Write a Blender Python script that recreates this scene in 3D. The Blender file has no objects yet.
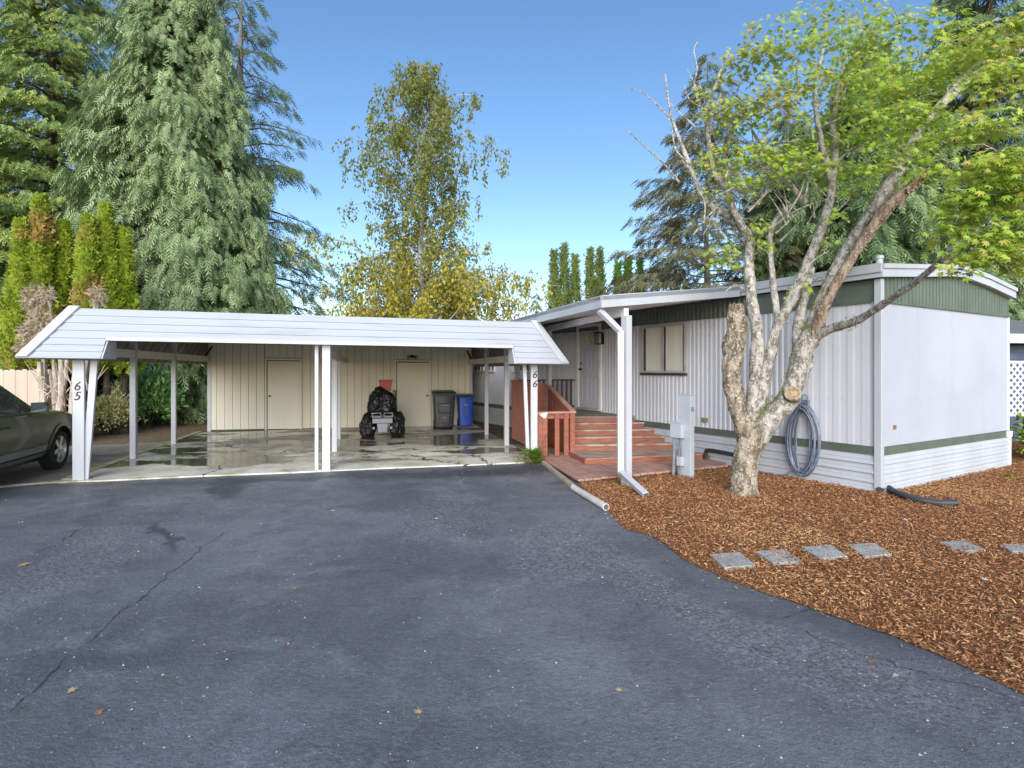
import bpy, bmesh, math, random
import numpy as np
from mathutils import Vector, Matrix, noise
R = math.radians
random.seed(7)
rng = np.random.default_rng(7)
scene = bpy.context.scene
COL = scene.collection
FPX, HX, HY, EYE = 550.0, 512.0, 370.0, 1.7

def at(px, py, Y):
    """point at depth Y seen at photo pixel (px, py)"""
    return Vector(((px - HX) / FPX * Y, Y, EYE - (py - HY) / FPX * Y))

def gp(px, py, z=0.0):
    """point on the level z seen at photo pixel (px, py)"""
    return at(px, py, FPX * (EYE - z) / (py - HY))

# ------------------------------------------------------------------ scene tree
def tag(o, label=None, cat=None, group=None, kind=None):
    if label: o['label'] = label
    if cat: o['category'] = cat
    if group: o['group'] = group
    if kind: o['kind'] = kind
    return o

def thing(name, label, cat, loc, group=None, rotz=0.0):
    o = bpy.data.objects.new(name, None)
    o.empty_display_size = 0.1
    COL.objects.link(o)
    o.location = loc
    o.rotation_euler = (0, 0, rotz)
    return tag(o, label, cat, group)

def wloc(o):
    """world offset of an unrotated chain of parents"""
    v = Vector((0, 0, 0))
    while o is not None:
        v += o.location
        o = o.parent
    return v

class Frame:
    """local axes on the ground: (a, b, z) -> world"""
    def __init__(s, o, ang, dz=0.0):
        s.o = Vector((o[0], o[1], o[2] if len(o) > 2 else 0.0))
        s.u = Vector((math.cos(ang), math.sin(ang), 0)); s.v = Vector((-math.sin(ang), math.cos(ang), 0))
        s.dz = dz
    def __call__(s, a, b, z=0.0):
        return s.o + s.u * a + s.v * b + Vector((0, 0, z + s.dz * a))
WORLD = Frame((0, 0, 0), 0)

class MB:
    def __init__(s, f=None):
        s.v = []; s.f = []; s.m = []; s.frame = f or WORLD; s.cur = 0
    def p(s, a, b, z): return s.frame(a, b, z)
    def face(s, pts):
        i = len(s.v); s.v += [Vector(q) for q in pts]
        s.f.append(tuple(range(i, i + len(pts)))); s.m.append(s.cur)
    def hexa(s, lo, hi):
        """solid between 4-corner loops lo and hi (world points, same winding)"""
        i = len(s.v); n = len(lo)
        s.v += [Vector(q) for q in lo] + [Vector(q) for q in hi]
        s.f.append(tuple(i + k for k in reversed(range(n)))); s.m.append(s.cur)
        s.f.append(tuple(i + n + k for k in range(n))); s.m.append(s.cur)
        for k in range(n):
            l = (k + 1) % n
            s.f.append((i + k, i + l, i + n + l, i + n + k)); s.m.append(s.cur)
    def box(s, a0, a1, b0, b1, z0, z1):
        c = [(a0, b0), (a1, b0), (a1, b1), (a0, b1)]
        s.hexa([s.p(a, b, z0) for a, b in c], [s.p(a, b, z1) for a, b in c])
    def prism(s, poly, z0, z1):
        s.hexa([s.p(a, b, z0) for a, b in poly], [s.p(a, b, z1) for a, b in poly])
    def bar(s, p0, p1, w, t, side=None):
        """rectangular bar from p0 to p1, width w along side, thickness t"""
        p0 = Vector(p0); p1 = Vector(p1); d = (p1 - p0).normalized()
        sd = Vector(side) if side is not None else (Vector((0, 0, 1)) if abs(d.z) < .9 else Vector((1, 0, 0)))
        n = d.cross(sd).normalized(); sd = n.cross(d).normalized()
        o = [(-.5, -.5), (.5, -.5), (.5, .5), (-.5, .5)]
        s.hexa([p0 + sd * (w * x) + n * (t * y) for x, y in o], [p1 + sd * (w * x) + n * (t * y) for x, y in o])
    def tube(s, path, rad, n=8, cap=True, rough=0.0, seed=0):
        path = [Vector(q) for q in path]
        if not hasattr(rad, '__len__'): rad = [rad] * len(path)
        i0 = len(s.v); N = len(path)
        prev = None
        for k, q in enumerate(path):
            d = (path[min(k + 1, N - 1)] - path[max(k - 1, 0)])
            d = d.normalized() if d.length > 1e-9 else Vector((0, 0, 1))
            if prev is None:
                a = Vector((1, 0, 0)) if abs(d.x) < .9 else Vector((0, 1, 0))
                x = (a - d * a.dot(d)).normalized()
            else:
                x = (prev - d * prev.dot(d)).normalized()
            prev = x; y = d.cross(x)
            for j in range(n):
                t = 2 * math.pi * j / n
                r = rad[k]
                if rough:
                    w_ = Vector((q.x * 6 + math.cos(t) * 1.1, q.y * 6 + seed, q.z * 5 + math.sin(t) * 1.1))
                    r *= 1 + rough * (noise.noise(w_) + .45 * noise.noise(w_ * 2.7 + Vector((5, 0, 0))))
                s.v.append(q + x * (math.cos(t) * r) + y * (math.sin(t) * r))
        for k in range(N - 1):
            for j in range(n):
                l = (j + 1) % n
                s.f.append((i0 + k * n + j, i0 + k * n + l, i0 + (k + 1) * n + l, i0 + (k + 1) * n + j)); s.m.append(s.cur)
        if cap:
            s.f.append(tuple(i0 + j for j in reversed(range(n)))); s.m.append(s.cur)
            s.f.append(tuple(i0 + (N - 1) * n + j for j in range(n))); s.m.append(s.cur)
    def lathe(s, c, prof, n=20, axis=(0, 0, 1)):
        """closed solid of revolution about axis through c: prof = [(r, h)...]"""
        c = Vector(c); ax = Vector(axis).normalized()
        a = Vector((1, 0, 0)) if abs(ax.x) < .9 else Vector((0, 1, 0))
        x = (a - ax * a.dot(ax)).normalized(); y = ax.cross(x)
        i0 = len(s.v)
        for r, h in prof:
            for j in range(n):
                t = 2 * math.pi * j / n
                s.v.append(c + ax * h + (x * math.cos(t) + y * math.sin(t)) * r)
        for k in range(len(prof) - 1):
            for j in range(n):
                l = (j + 1) % n
                s.f.append((i0 + k * n + j, i0 + k * n + l, i0 + (k + 1) * n + l, i0 + (k + 1) * n + j)); s.m.append(s.cur)
        s.f.append(tuple(i0 + j for j in reversed(range(n)))); s.m.append(s.cur)
        s.f.append(tuple(i0 + (len(prof) - 1) * n + j for j in range(n))); s.m.append(s.cur)
    def loft(s, secs, closed=True, cap=True):
        i0 = len(s.v); n = len(secs[0])
        for q in secs: s.v += [Vector(t) for t in q]
        for k in range(len(secs) - 1):
            for j in range(n if closed else n - 1):
                l = (j + 1) % n
                s.f.append((i0 + k * n + j, i0 + k * n + l, i0 + (k + 1) * n + l, i0 + (k + 1) * n + j)); s.m.append(s.cur)
        if cap:
            s.f.append(tuple(i0 + j for j in reversed(range(n)))); s.m.append(s.cur)
            s.f.append(tuple(i0 + (len(secs) - 1) * n + j for j in range(n))); s.m.append(s.cur)
    def build(s, name, mats, parent=None, smooth=False, bevel=0.0, angle=40, local=False):
        me = bpy.data.meshes.new(name)
        off = Vector((0, 0, 0)) if (local or parent is None) else wloc(parent)
        me.from_pydata([tuple(q - off) for q in s.v], [], s.f)
        for m in (mats if isinstance(mats, (list, tuple)) else [mats]): me.materials.append(m)
        me.polygons.foreach_set('material_index', s.m)
        bm = bmesh.new(); bm.from_mesh(me)
        bmesh.ops.recalc_face_normals(bm, faces=bm.faces)
        bm.to_mesh(me); bm.free()
        o = bpy.data.objects.new(name, me); COL.objects.link(o)
        if parent is not None: o.parent = parent
        if smooth:
            me.polygons.foreach_set('use_smooth', [True] * len(me.polygons))
            me.set_sharp_from_angle(angle=R(angle))
        if bevel:
            b = o.modifiers.new('bevel', 'BEVEL'); b.width = bevel; b.segments = 2; b.limit_method = 'ANGLE'; b.angle_limit = R(35)
        me.update()
        return o

def spline(pts, sub=5):
    """Catmull-Rom through tuples of floats"""
    P = [np.array(q, float) for q in pts]
    if len(P) < 3: sub = max(sub, 2)
    P = [2 * P[0] - P[1]] + P + [2 * P[-1] - P[-2]]
    out = []
    for i in range(1, len(P) - 2):
        for k in range(sub):
            t = k / sub
            a, b, c, d = P[i - 1], P[i], P[i + 1], P[i + 2]
            out.append(.5 * ((2 * b) + (-a + c) * t + (2 * a - 5 * b + 4 * c - d) * t * t + (-a + 3 * b - 3 * c + d) * t ** 3))
    out.append(P[-2])
    return out

def scatter_mesh(name, tv, tf, pos, rot, scl, mats, parent=None, midx=None, smooth=False):
    """one mesh of many copies of a small template: pos (m,3), rot (m,3,3), scl (m,) or (m,3)"""
    tv = np.array(tv, float); m = len(pos); n = len(tv)
    scl = np.array(scl, float)
    if scl.ndim == 1: scl = scl[:, None]
    V = np.einsum('mij,mnj->mni', rot, tv[None] * scl[:, None, :]) + pos[:, None, :]
    if parent is not None: V = V - np.array(wloc(parent))
    V = V.reshape(-1, 3)
    sizes = np.array([len(f) for f in tf]); flat = np.concatenate([np.array(f) for f in tf])
    loops = (flat[None] + (np.arange(m) * n)[:, None]).reshape(-1)
    tot = np.tile(sizes, m); start = np.concatenate([[0], np.cumsum(tot)[:-1]])
    me = bpy.data.meshes.new(name)
    me.vertices.add(len(V)); me.vertices.foreach_set('co', V.reshape(-1))
    me.loops.add(len(loops)); me.loops.foreach_set('vertex_index', loops.astype(np.int32))
    me.polygons.add(len(tot)); me.polygons.foreach_set('loop_start', start.astype(np.int32)); me.polygons.foreach_set('loop_total', tot.astype(np.int32))
    for q in (mats if isinstance(mats, (list, tuple)) else [mats]): me.materials.append(q)
    if midx is not None: me.polygons.foreach_set('material_index', np.repeat(np.array(midx, np.int32), len(tf)))
    if smooth: me.polygons.foreach_set('use_smooth', np.ones(len(tot), bool))
    me.update(calc_edges=True); me.validate()
    o = bpy.data.objects.new(name, me); COL.objects.link(o)
    if parent is not None: o.parent = parent
    return o

def frames_from(d, up=None, roll=None):
    """rotation matrices whose x axis follows d (m,3) and whose z axis is near up"""
    d = d / np.linalg.norm(d, axis=1, keepdims=True)
    up = np.tile(np.array([0, 0, 1.0]), (len(d), 1)) if up is None else up
    up = up + 1e-3 * rng.normal(size=up.shape)
    y = np.cross(up, d); y /= np.linalg.norm(y, axis=1, keepdims=True)
    z = np.cross(d, y)
    if roll is not None:
        c = np.cos(roll)[:, None]; s_ = np.sin(roll)[:, None]
        y, z = y * c + z * s_, z * c - y * s_
    return np.stack([d, y, z], axis=2)

# ------------------------------------------------------------------ materials
def new_mat(name):
    m = bpy.data.materials.new(name); m.use_nodes = True
    nt = m.node_tree
    return m, nt, nt.nodes['Principled BSDF']

def N(nt, t, **kw):
    n = nt.nodes.new(t)
    for k, v in kw.items():
        if k.startswith('i_'):
            key = k[2:].replace('_', ' ')
            n.inputs[int(key) if key.isdigit() else key].default_value = v
        else: setattr(n, k, v)
    return n

def math_(nt, op, a, b=None, c=None, clamp=False):
    n = nt.nodes.new('ShaderNodeMath'); n.operation = op; n.use_clamp = clamp
    for i, q in enumerate((a, b, c)):
        if q is None: continue
        if isinstance(q, (int, float)): n.inputs[i].default_value = q
        else: nt.links.new(q, n.inputs[i])
    return n.outputs[0]

def mix_(nt, fac, a, b, mode='MIX'):
    n = nt.nodes.new('ShaderNodeMix'); n.data_type = 'RGBA'; n.blend_type = mode
    for sock, q in ((n.inputs[0], fac), (n.inputs[6], a), (n.inputs[7], b)):
        if isinstance(q, (int, float)): sock.default_value = q
        elif isinstance(q, (tuple, list)): sock.default_value = (q[0], q[1], q[2], 1)
        else: nt.links.new(q, sock)
    return n.outputs[2]

def noise_(nt, scale, detail=4, rough=.6, vec=None, stretch=None, dist=0.0):
    n = N(nt, 'ShaderNodeTexNoise', i_Scale=scale, i_Detail=detail, i_Roughness=rough, i_Distortion=dist)
    if vec is None: vec = N(nt, 'ShaderNodeNewGeometry').outputs['Position']
    if stretch is not None:
        mp = N(nt, 'ShaderNodeMapping'); mp.inputs['Scale'].default_value = stretch
        nt.links.new(vec, mp.inputs['Vector']); vec = mp.outputs[0]
    nt.links.new(vec, n.inputs['Vector'])
    return n.outputs[0]

def ramp_(nt, fac, lo, hi):
    return N_map(nt, fac, lo, hi)

def N_map(nt, fac, lo, hi, o0=0.0, o1=1.0):
    n = nt.nodes.new('ShaderNodeMapRange'); n.interpolation_type = 'SMOOTHSTEP'
    n.inputs[1].default_value = lo; n.inputs[2].default_value = hi; n.inputs[3].default_value = o0; n.inputs[4].default_value = o1
    nt.links.new(fac, n.inputs[0]); return n.outputs[0]

def bump_(nt, bsdf, height, dist=.01, strength=1.0, prev=None):
    b = N(nt, 'ShaderNodeBump', i_Strength=strength, i_Distance=dist)
    nt.links.new(height, b.inputs['Height'])
    if prev is not None: nt.links.new(prev, b.inputs['Normal'])
    nt.links.new(b.outputs[0], bsdf.inputs['Normal'])
    return b.outputs[0]

def M(name, c1, c2=None, scale=3.0, rough=.6, bump=0.0, bscale=60, stretch=None, metallic=0.0, spec=.5, fine=.0, coat=0.0, lo=.35, hi=.65):
    """two-tone noise material: c1 -> c2 over a noise of that scale"""
    m, nt, b = new_mat(name)
    c2 = c2 or tuple(x * .8 for x in c1)
    n = noise_(nt, scale, 5, .62, stretch=stretch)
    c = mix_(nt, N_map(nt, n, lo, hi), c1, c2)
    if fine:
        n2 = noise_(nt, 90, 2, .6)
        c = mix_(nt, fine, c, mix_(nt, N_map(nt, n2, .3, .7), (0.02, .02, .02), (1, 1, 1)), 'OVERLAY')
    nt.links.new(c, b.inputs['Base Color'])
    b.inputs['Roughness'].default_value = rough; b.inputs['Metallic'].default_value = metallic
    b.inputs['Specular IOR Level'].default_value = spec; b.inputs['Coat Weight'].default_value = coat
    b.inputs['Coat Roughness'].default_value = .05
    if bump:
        bump_(nt, b, noise_(nt, bscale, 4, .6, stretch=stretch), bump)
    return m

def leafmat(name, cols, nscale=.8, trans=.3, rough=.55, mixn=.5, spec=.3):
    """foliage: colour per leaf from a ramp, shifted in clumps by noise, light passes through"""
    m, nt, b = new_mat(name)
    g = N(nt, 'ShaderNodeNewGeometry')
    n = noise_(nt, nscale, 3, .6, vec=g.outputs['Position'])
    f = math_(nt, 'ADD', math_(nt, 'MULTIPLY', g.outputs['Random Per Island'], 1 - mixn), math_(nt, 'MULTIPLY', N_map(nt, n, .3, .7), mixn))
    r = N(nt, 'ShaderNodeValToRGB'); e = r.color_ramp.elements
    e[0].color = (*cols[0], 1); e[1].color = (*cols[-1], 1)
    for i, c in enumerate(cols[1:-1]):
        q = e.new((i + 1) / (len(cols) - 1)); q.color = (*c, 1)
    nt.links.new(f, r.inputs[0])
    nt.links.new(r.outputs[0], b.inputs['Base Color'])
    b.inputs['Roughness'].default_value = rough; b.inputs['Specular IOR Level'].default_value = spec
    t = N(nt, 'ShaderNodeBsdfTranslucent'); nt.links.new(r.outputs[0], t.inputs[0])
    ms = N(nt, 'ShaderNodeMixShader', i_0=trans)
    nt.links.new(b.outputs[0], ms.inputs[1]); nt.links.new(t.outputs[0], ms.inputs[2])
    nt.links.new(ms.outputs[0], nt.nodes['Material Output'].inputs[0])
    return m

MAT = {}
MAT['white'] = M('white_paint', (.51, .53, .57), (.455, .47, .50), scale=2.2, rough=.45, stretch=(1, 1, .35), bump=.0006, bscale=30)
MAT['whitemetal'] = M('white_metal', (.50, .525, .57), (.455, .475, .51), scale=1.6, rough=.38, stretch=(1, 1, .25))
MAT['panel'] = M('white_panel', (.465, .495, .56), (.435, .46, .52), scale=1.2, rough=.5, bump=.003, bscale=2.0)
MAT['siding_shade_lift'] = M('siding_paint_shade_lift', (.60, .625, .67), (.55, .57, .615), scale=1.1, rough=.45, stretch=(1, 1, .25))  # end wall's white paint, colour lightened to lift the porch shade
MAT['skirt'] = M('skirting_vinyl', (.49, .515, .565), (.44, .455, .48), scale=1.5, rough=.5, stretch=(1, 1, .5))
MAT['green'] = M('sage_green_metal', (.135, .17, .125), (.105, .135, .10), scale=2.5, rough=.5)
MAT['darkgreen'] = M('belt_green', (.12, .15, .12), (.09, .115, .09), scale=3, rough=.5)
MAT['lap'] = M('lap_siding_paint', (.405, .43, .475), (.325, .345, .375), scale=1.6, rough=.55, stretch=(.6, .6, 6), lo=.45, hi=.8)
MAT['cream'] = M('cream_plywood', (.80, .76, .62), (.73, .69, .56), scale=1.1, rough=.6, stretch=(2, 2, .3), bump=.0008, bscale=25)
MAT['creamdoor'] = M('cream_door', (.81, .775, .645), (.77, .735, .61), scale=1.5, rough=.5)
MAT['beam'] = M('cream_beam', (.80, .78, .70), (.72, .70, .61), scale=2.5, rough=.6, stretch=(1, 1, .5))
MAT['brownwood'] = M('bare_underside', (.33, .31, .27), (.24, .22, .19), scale=4, rough=.8)
MAT['gap'] = M('groove_dark', (.10, .095, .08), rough=.9)
MAT['redwood'] = M('red_stain', (.34, .115, .070), (.22, .074, .048), scale=5, rough=.6, bump=.001, bscale=40, stretch=(1, 1, 4), lo=.3, hi=.75)
MAT['redworn'] = M('worn_red_boards', (.40, .20, .145), (.43, .31, .25), scale=5, rough=.7, bump=.0015, bscale=45, lo=.4, hi=.7)
MAT['tread'] = M('worn_treads', (.33, .155, .105), (.40, .34, .28), scale=3.5, rough=.7, stretch=(1, 3, 1), bump=.0015, bscale=45, lo=.38, hi=.6)
MAT['deck'] = M('grey_deck', (.26, .235, .21), (.20, .18, .16), scale=3, rough=.75)
MAT['darkrail'] = M('dark_brown_rail', (.065, .035, .03), (.05, .028, .025), rough=.6)
MAT['greypost'] = M('grey_post', (.36, .38, .42), (.32, .34, .37), rough=.5)
MAT['door'] = M('grey_door', (.50, .51, .57), (.47, .48, .54), rough=.4)
MAT['trim'] = M('white_trim', (.78, .78, .79), (.72, .72, .72), scale=4, rough=.5)
MAT['frame_dark'] = M('dark_gasket', (.04, .04, .04), rough=.5)
MAT['bronze'] = M('weathered_frame', (.50, .50, .49), (.42, .42, .41), rough=.4, metallic=.2)
MAT['curtain'] = M('curtained_pane', (.70, .70, .62), (.64, .64, .56), scale=1.2, rough=.08, stretch=(6, 6, .5), spec=.6)
MAT['fanlight'] = M('lit_fanlight_glass', (.85, .83, .62), (.45, .45, .33), scale=14, rough=.1)
MAT['glassdark'] = M('far_window_glass', (.16, .19, .23), (.12, .14, .17), rough=.1, spec=.7)
MAT['black'] = M('black_plastic', (.022, .023, .026), (.035, .036, .04), rough=.45)
MAT['blackmetal'] = M('black_metal', (.02, .02, .022), rough=.4, metallic=.3)
MAT['rubber'] = M('rubber', (.022, .022, .023), (.035, .034, .033), scale=8, rough=.8)
MAT['bag'] = M('glossy_bag', (.012, .012, .014), (.02, .02, .023), scale=5, rough=.36, spec=.5, bump=.012, bscale=12)
MAT['binblack'] = M('bin_black', (.028, .032, .042), (.04, .045, .055), rough=.4)
MAT['binblue'] = M('bin_blue', (.012, .075, .46), (.01, .06, .40), rough=.38)
MAT['redtub'] = M('red_tub', (.42, .035, .03), (.36, .03, .026), rough=.4)
MAT['lilac'] = M('grey_lilac_plastic', (.30, .30, .37), (.26, .26, .32), rough=.45)
MAT['mowerdark'] = M('mower_paint', (.035, .037, .06), (.03, .03, .045), rough=.35)
MAT['hose'] = M('hose_blue_grey', (.10, .125, .19), (.17, .20, .28), scale=20, rough=.4)
MAT['corr'] = M('corrugated_black', (.035, .045, .055), (.05, .06, .07), rough=.45)
MAT['pvc'] = M('old_pvc', (.70, .69, .62), (.52, .50, .42), scale=5, rough=.5)
MAT['edging'] = M('weathered_edging', (.42, .34, .24), (.32, .25, .17), scale=5, rough=.8, bump=.002, bscale=40)
MAT['boxgrey'] = M('grey_box', (.47, .51, .56), (.43, .47, .52), rough=.45)
MAT['conduit'] = M('grey_conduit', (.20, .23, .28), (.17, .19, .23), rough=.5)
MAT['concrete'] = M('paver_concrete', (.42, .415, .395), (.30, .295, .27), scale=7, rough=.85, bump=.003, bscale=60, fine=.3)
MAT['fence'] = M('beige_fence', (.52, .425, .345), (.45, .365, .29), scale=1.5, rough=.7, stretch=(3, 3, .4))
MAT['housegrey'] = M('grey_siding', (.42, .44, .47), (.36, .38, .41), rough=.6)
MAT['housebrown'] = M('brown_stone', (.35, .22, .14), (.22, .15, .10), scale=5, rough=.8)
MAT['housewhite'] = M('pale_wall', (.66, .66, .65), (.60, .60, .58), rough=.6)
MAT['blueshed'] = M('slate_blue_siding', (.10, .135, .21), (.08, .11, .18), rough=.6)
MAT['shingle'] = M('grey_shingle', (.20, .20, .21), (.13, .13, .135), scale=12, rough=.9, stretch=(1, 1, 3))
MAT['lattice'] = M('white_lattice', (.80, .80, .82), (.72, .72, .72), rough=.5)
MAT['lamp_glass'] = M('lamp_glass', (.45, .44, .40), (.38, .37, .33), rough=.15)
MAT['chrome'] = M('alloy', (.60, .61, .62), (.5, .51, .52), rough=.28, metallic=.9)
MAT['carpaint'] = M('dark_green_car_paint', (.030, .056, .024), (.025, .046, .020), rough=.35, metallic=.0, coat=.55, spec=.35)
MAT['cladding'] = M('silver_cladding', (.30, .31, .29), (.26, .27, .25), rough=.4, metallic=.3)
MAT['carglass'] = M('car_glass', (.045, .055, .05), (.06, .075, .06), rough=.03, spec=.9, coat=1.0)
MAT['lampred'] = M('lamp_red', (.35, .02, .02), rough=.2)
MAT['lampclear'] = M('lamp_clear', (.32, .34, .37), rough=.2)
MAT['numeral'] = M('black_numeral', (.012, .012, .014), rough=.5)
MAT['rust'] = M('rusty_vent', (.30, .16, .10), (.22, .12, .08), scale=20, rough=.7)
MAT['outlet'] = M('olive_outlet', (.20, .21, .10), (.25, .24, .12), scale=20, rough=.5)

def bark(name, c1, c2, c3, scale=9, zs=.35, bumpd=.02):
    m, nt, b = new_mat(name)
    n1 = noise_(nt, scale, 6, .65, stretch=(1, 1, zs)); n2 = noise_(nt, scale * 2.3, 4, .6)
    c = mix_(nt, N_map(nt, n1, .38, .62), c1, c2); c = mix_(nt, N_map(nt, n2, .56, .64), c, c3)
    nt.links.new(c, b.inputs['Base Color']); b.inputs['Roughness'].default_value = .9; b.inputs['Specular IOR Level'].default_value = .2
    bump_(nt, b, math_(nt, 'ADD', n1, math_(nt, 'MULTIPLY', n2, .6)), bumpd)
    return m
MAT['maplebark'] = bark('maple_bark', (.55, .515, .465), (.20, .17, .13), (.68, .66, .62), 15, .6, .04)
MAT['maplebase'] = bark('maple_trunk_bark', (.50, .435, .335), (.17, .135, .09), (.62, .585, .51), 13, .4, .06)
MAT['stubbark'] = bark('dead_stub_bark', (.47, .395, .295), (.14, .105, .07), (.60, .56, .49), 13, .45, .06)
MAT['splitwood'] = bark('split_wood', (.42, .32, .235), (.17, .11, .075), (.56, .48, .39), 16, .14, .04)
MAT['moss'] = leafmat('moss', [(.10, .12, .015), (.20, .21, .03), (.14, .16, .02)], 8, .05, .9)
MAT['cutwood'] = M('sawn_cut', (.42, .30, .175), (.22, .14, .08), scale=26, rough=.7)
MAT['firbark'] = bark('conifer_bark', (.16, .12, .09), (.08, .06, .05), (.20, .17, .14), 5, .2)
MAT['greybark'] = bark('grey_conifer_bark', (.28, .27, .26), (.16, .15, .14), (.34, .33, .32), 5, .2)
MAT['birchbark'] = bark('birch_bark', (.55, .53, .50), (.34, .31, .28), (.12, .11, .10), 5, 2.0, .005)
MAT['palewood'] = bark('pale_dead_wood', (.52, .44, .36), (.34, .28, .22), (.60, .54, .46), 8, .2, .01)
MAT['darkwood'] = bark('dark_hedge_stems', (.10, .08, .06), (.05, .04, .03), (.16, .13, .10), 6, .2, .01)

# foliage (most albedos raised to brighten the shaded crowns)
MAT['spruce'] = leafmat('blue_green_needles', [(0.098, 0.148, 0.055), (0.196, 0.278, 0.115), (0.31, 0.403, 0.197), (0.425, 0.515, 0.29)], .9, .15)
MAT['fir'] = leafmat('dark_fir_needles', [(0.072, 0.124, 0.045), (0.181, 0.27, 0.079), (0.338, 0.428, 0.113), (0.564, 0.608, 0.169)], .6, .15)
MAT['larch'] = leafmat('thin_conifer_needles', [(0.07, 0.11, 0.04), (0.125, 0.18, 0.065), (0.19, 0.24, 0.085)], .8, .15)
MAT['cedar'] = leafmat('dark_cedar', [(0.066, 0.116, 0.05), (0.138, 0.215, 0.088), (0.22, 0.303, 0.127), (0.319, 0.396, 0.187)], .8, .15)
MAT['olivefir'] = leafmat('olive_brown_needles', [(0.118, 0.124, 0.065), (0.201, 0.201, 0.1), (0.283, 0.266, 0.147)], .9, .2)
MAT['arbor'] = leafmat('yellow_green_arborvitae', [(0.121, 0.198, 0.015), (0.242, 0.341, 0.029), (0.374, 0.44, 0.05), (0.297, 0.396, 0.039)], 2.2, .25)
MAT['arborust'] = leafmat('browned_arborvitae', [(.22, .25, .03), (.38, .33, .07), (.46, .27, .11), (.36, .37, .06)], 2.0, .2)
MAT['arbordark'] = leafmat('dark_arborvitae', [(0.094, 0.147, 0.035), (0.153, 0.218, 0.053), (0.236, 0.283, 0.083)], 1.5, .15)
MAT['arbormid'] = leafmat('green_arborvitae', [(0.088, 0.212, 0.033), (0.13, 0.283, 0.041), (0.201, 0.342, 0.065)], 1.5, .15)
MAT['birch'] = leafmat('olive_birch_leaves', [(0.11, 0.149, 0.033), (0.176, 0.209, 0.044), (0.242, 0.264, 0.061), (0.22, 0.198, 0.05)], .9, .35)
MAT['birchyel'] = leafmat('yellow_birch_leaves', [(0.291, 0.291, 0.045), (0.47, 0.414, 0.056), (0.582, 0.482, 0.073), (0.37, 0.314, 0.067)], .9, .4)
MAT['maple'] = leafmat('maple_leaves_green', [(0.2, 0.32, 0.034), (0.333, 0.48, 0.055), (0.506, 0.641, 0.102), (0.439, 0.567, 0.111)], 1.0, .45, mixn=.35)
MAT['maplegold'] = leafmat('maple_leaves_gold', [(0.389, 0.472, 0.058), (0.54, 0.562, 0.104), (0.594, 0.472, 0.13), (0.475, 0.539, 0.091)], 1.3, .45, mixn=.35)
MAT['laurel'] = leafmat('laurel_leaves', [(0.063, 0.164, 0.052), (0.129, 0.284, 0.083), (0.238, 0.439, 0.137), (0.367, 0.568, 0.212)], 2.5, .15, .35, spec=.6)
MAT['variegated'] = leafmat('variegated_leaves', [(0.299, 0.322, 0.115), (0.529, 0.517, 0.218), (0.65, 0.65, 0.333), (0.46, 0.471, 0.172)], 3.0, .25)
MAT['deadleaf'] = leafmat('bleached_foliage', [(0.357, 0.284, 0.206), (0.525, 0.421, 0.318), (0.63, 0.529, 0.404)], 3.0, .15)
MAT['weeds'] = leafmat('weed_leaves', [(.08, .18, .015), (.15, .30, .02), (.24, .38, .04)], 5, .3)
MAT['dryweeds'] = leafmat('dry_weed_leaves', [(.14, .11, .05), (.22, .19, .08), (.16, .19, .05)], 5, .2)
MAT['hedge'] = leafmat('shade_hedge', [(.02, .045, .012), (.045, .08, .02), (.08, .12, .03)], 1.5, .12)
MAT['fallen'] = leafmat('fallen_leaf_tan', [(.42, .30, .12), (.50, .38, .18), (.36, .24, .11)], 9, .1)
MAT['fallenbrown'] = leafmat('fallen_leaf_brown', [(.26, .11, .055), (.34, .17, .09)], 9, .1)
MAT['fallengreen'] = leafmat('fallen_leaf_green', [(.20, .22, .05), (.30, .29, .08)], 9, .1)
MAT['fallenpale'] = leafmat('fallen_leaf_pale', [(.50, .47, .42), (.60, .56, .50)], 9, .1)
# ================================================================== frames
CP = Frame((-6.62, 8.39), R(14.3), dz=-0.0083)        # carport: a along its front, b into it
CPF = Frame((-6.62, 8.39), R(14.3))                   # the same, level
TR = Frame((5.08, 7.60), R(120.2))                    # mobile home: a along its long wall, b out of that wall
DK = Frame((1.19, 10.52), R(14.3))                    # porch steps

def on_line(fr, px, b):
    """a where the sight line through column px crosses the plane b of frame fr"""
    k = (px - HX) / FPX; q = fr.o + fr.v * b
    return (k * q.y - q.x) / (fr.u.x - k * fr.u.y)
def local(fr, p):
    d = Vector((p[0], p[1], 0)) - Vector((fr.o.x, fr.o.y, 0)); return d.dot(fr.u), d.dot(fr.v)
def wall_hit(fr, a0, b, gap=.03):
    """a where line b of frame fr meets the mobile home's long wall"""
    p = fr(a0, b); la, lb = local(TR, p)
    s = fr.u.dot(TR.v)
    return a0 + (gap - lb) / s
def clip(poly, n, c):
    """keep the part of a 2D polygon with n.p <= c"""
    out = []
    for i in range(len(poly)):
        p, q = poly[i], poly[(i + 1) % len(poly)]
        dp, dq = p[0] * n[0] + p[1] * n[1] - c, q[0] * n[0] + q[1] * n[1] - c
        if dp <= 0: out.append(p)
        if dp * dq < 0:
            t = dp / (dp - dq); out.append((p[0] + t * (q[0] - p[0]), p[1] + t * (q[1] - p[1])))
    return out
def inside(poly, X, Y):
    c = np.zeros(len(X), bool); n = len(poly)
    for i in range(n):
        x0, y0 = poly[i][0], poly[i][1]; x1, y1 = poly[(i + 1) % n][0], poly[(i + 1) % n][1]
        cond = ((y0 > Y) != (y1 > Y)) & (X < (x1 - x0) * (Y - y0) / ((y1 - y0) or 1e-9) + x0)
        c ^= cond
    return c
def structure(name, mb, mat, **kw):
    o = mb.build(name, mat, **kw); o['kind'] = 'structure'; return o
def sheet(name, poly, z, mat):
    b = MB(); b.face([(p[0], p[1], z) for p in poly]); return structure(name, b, mat)

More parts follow.
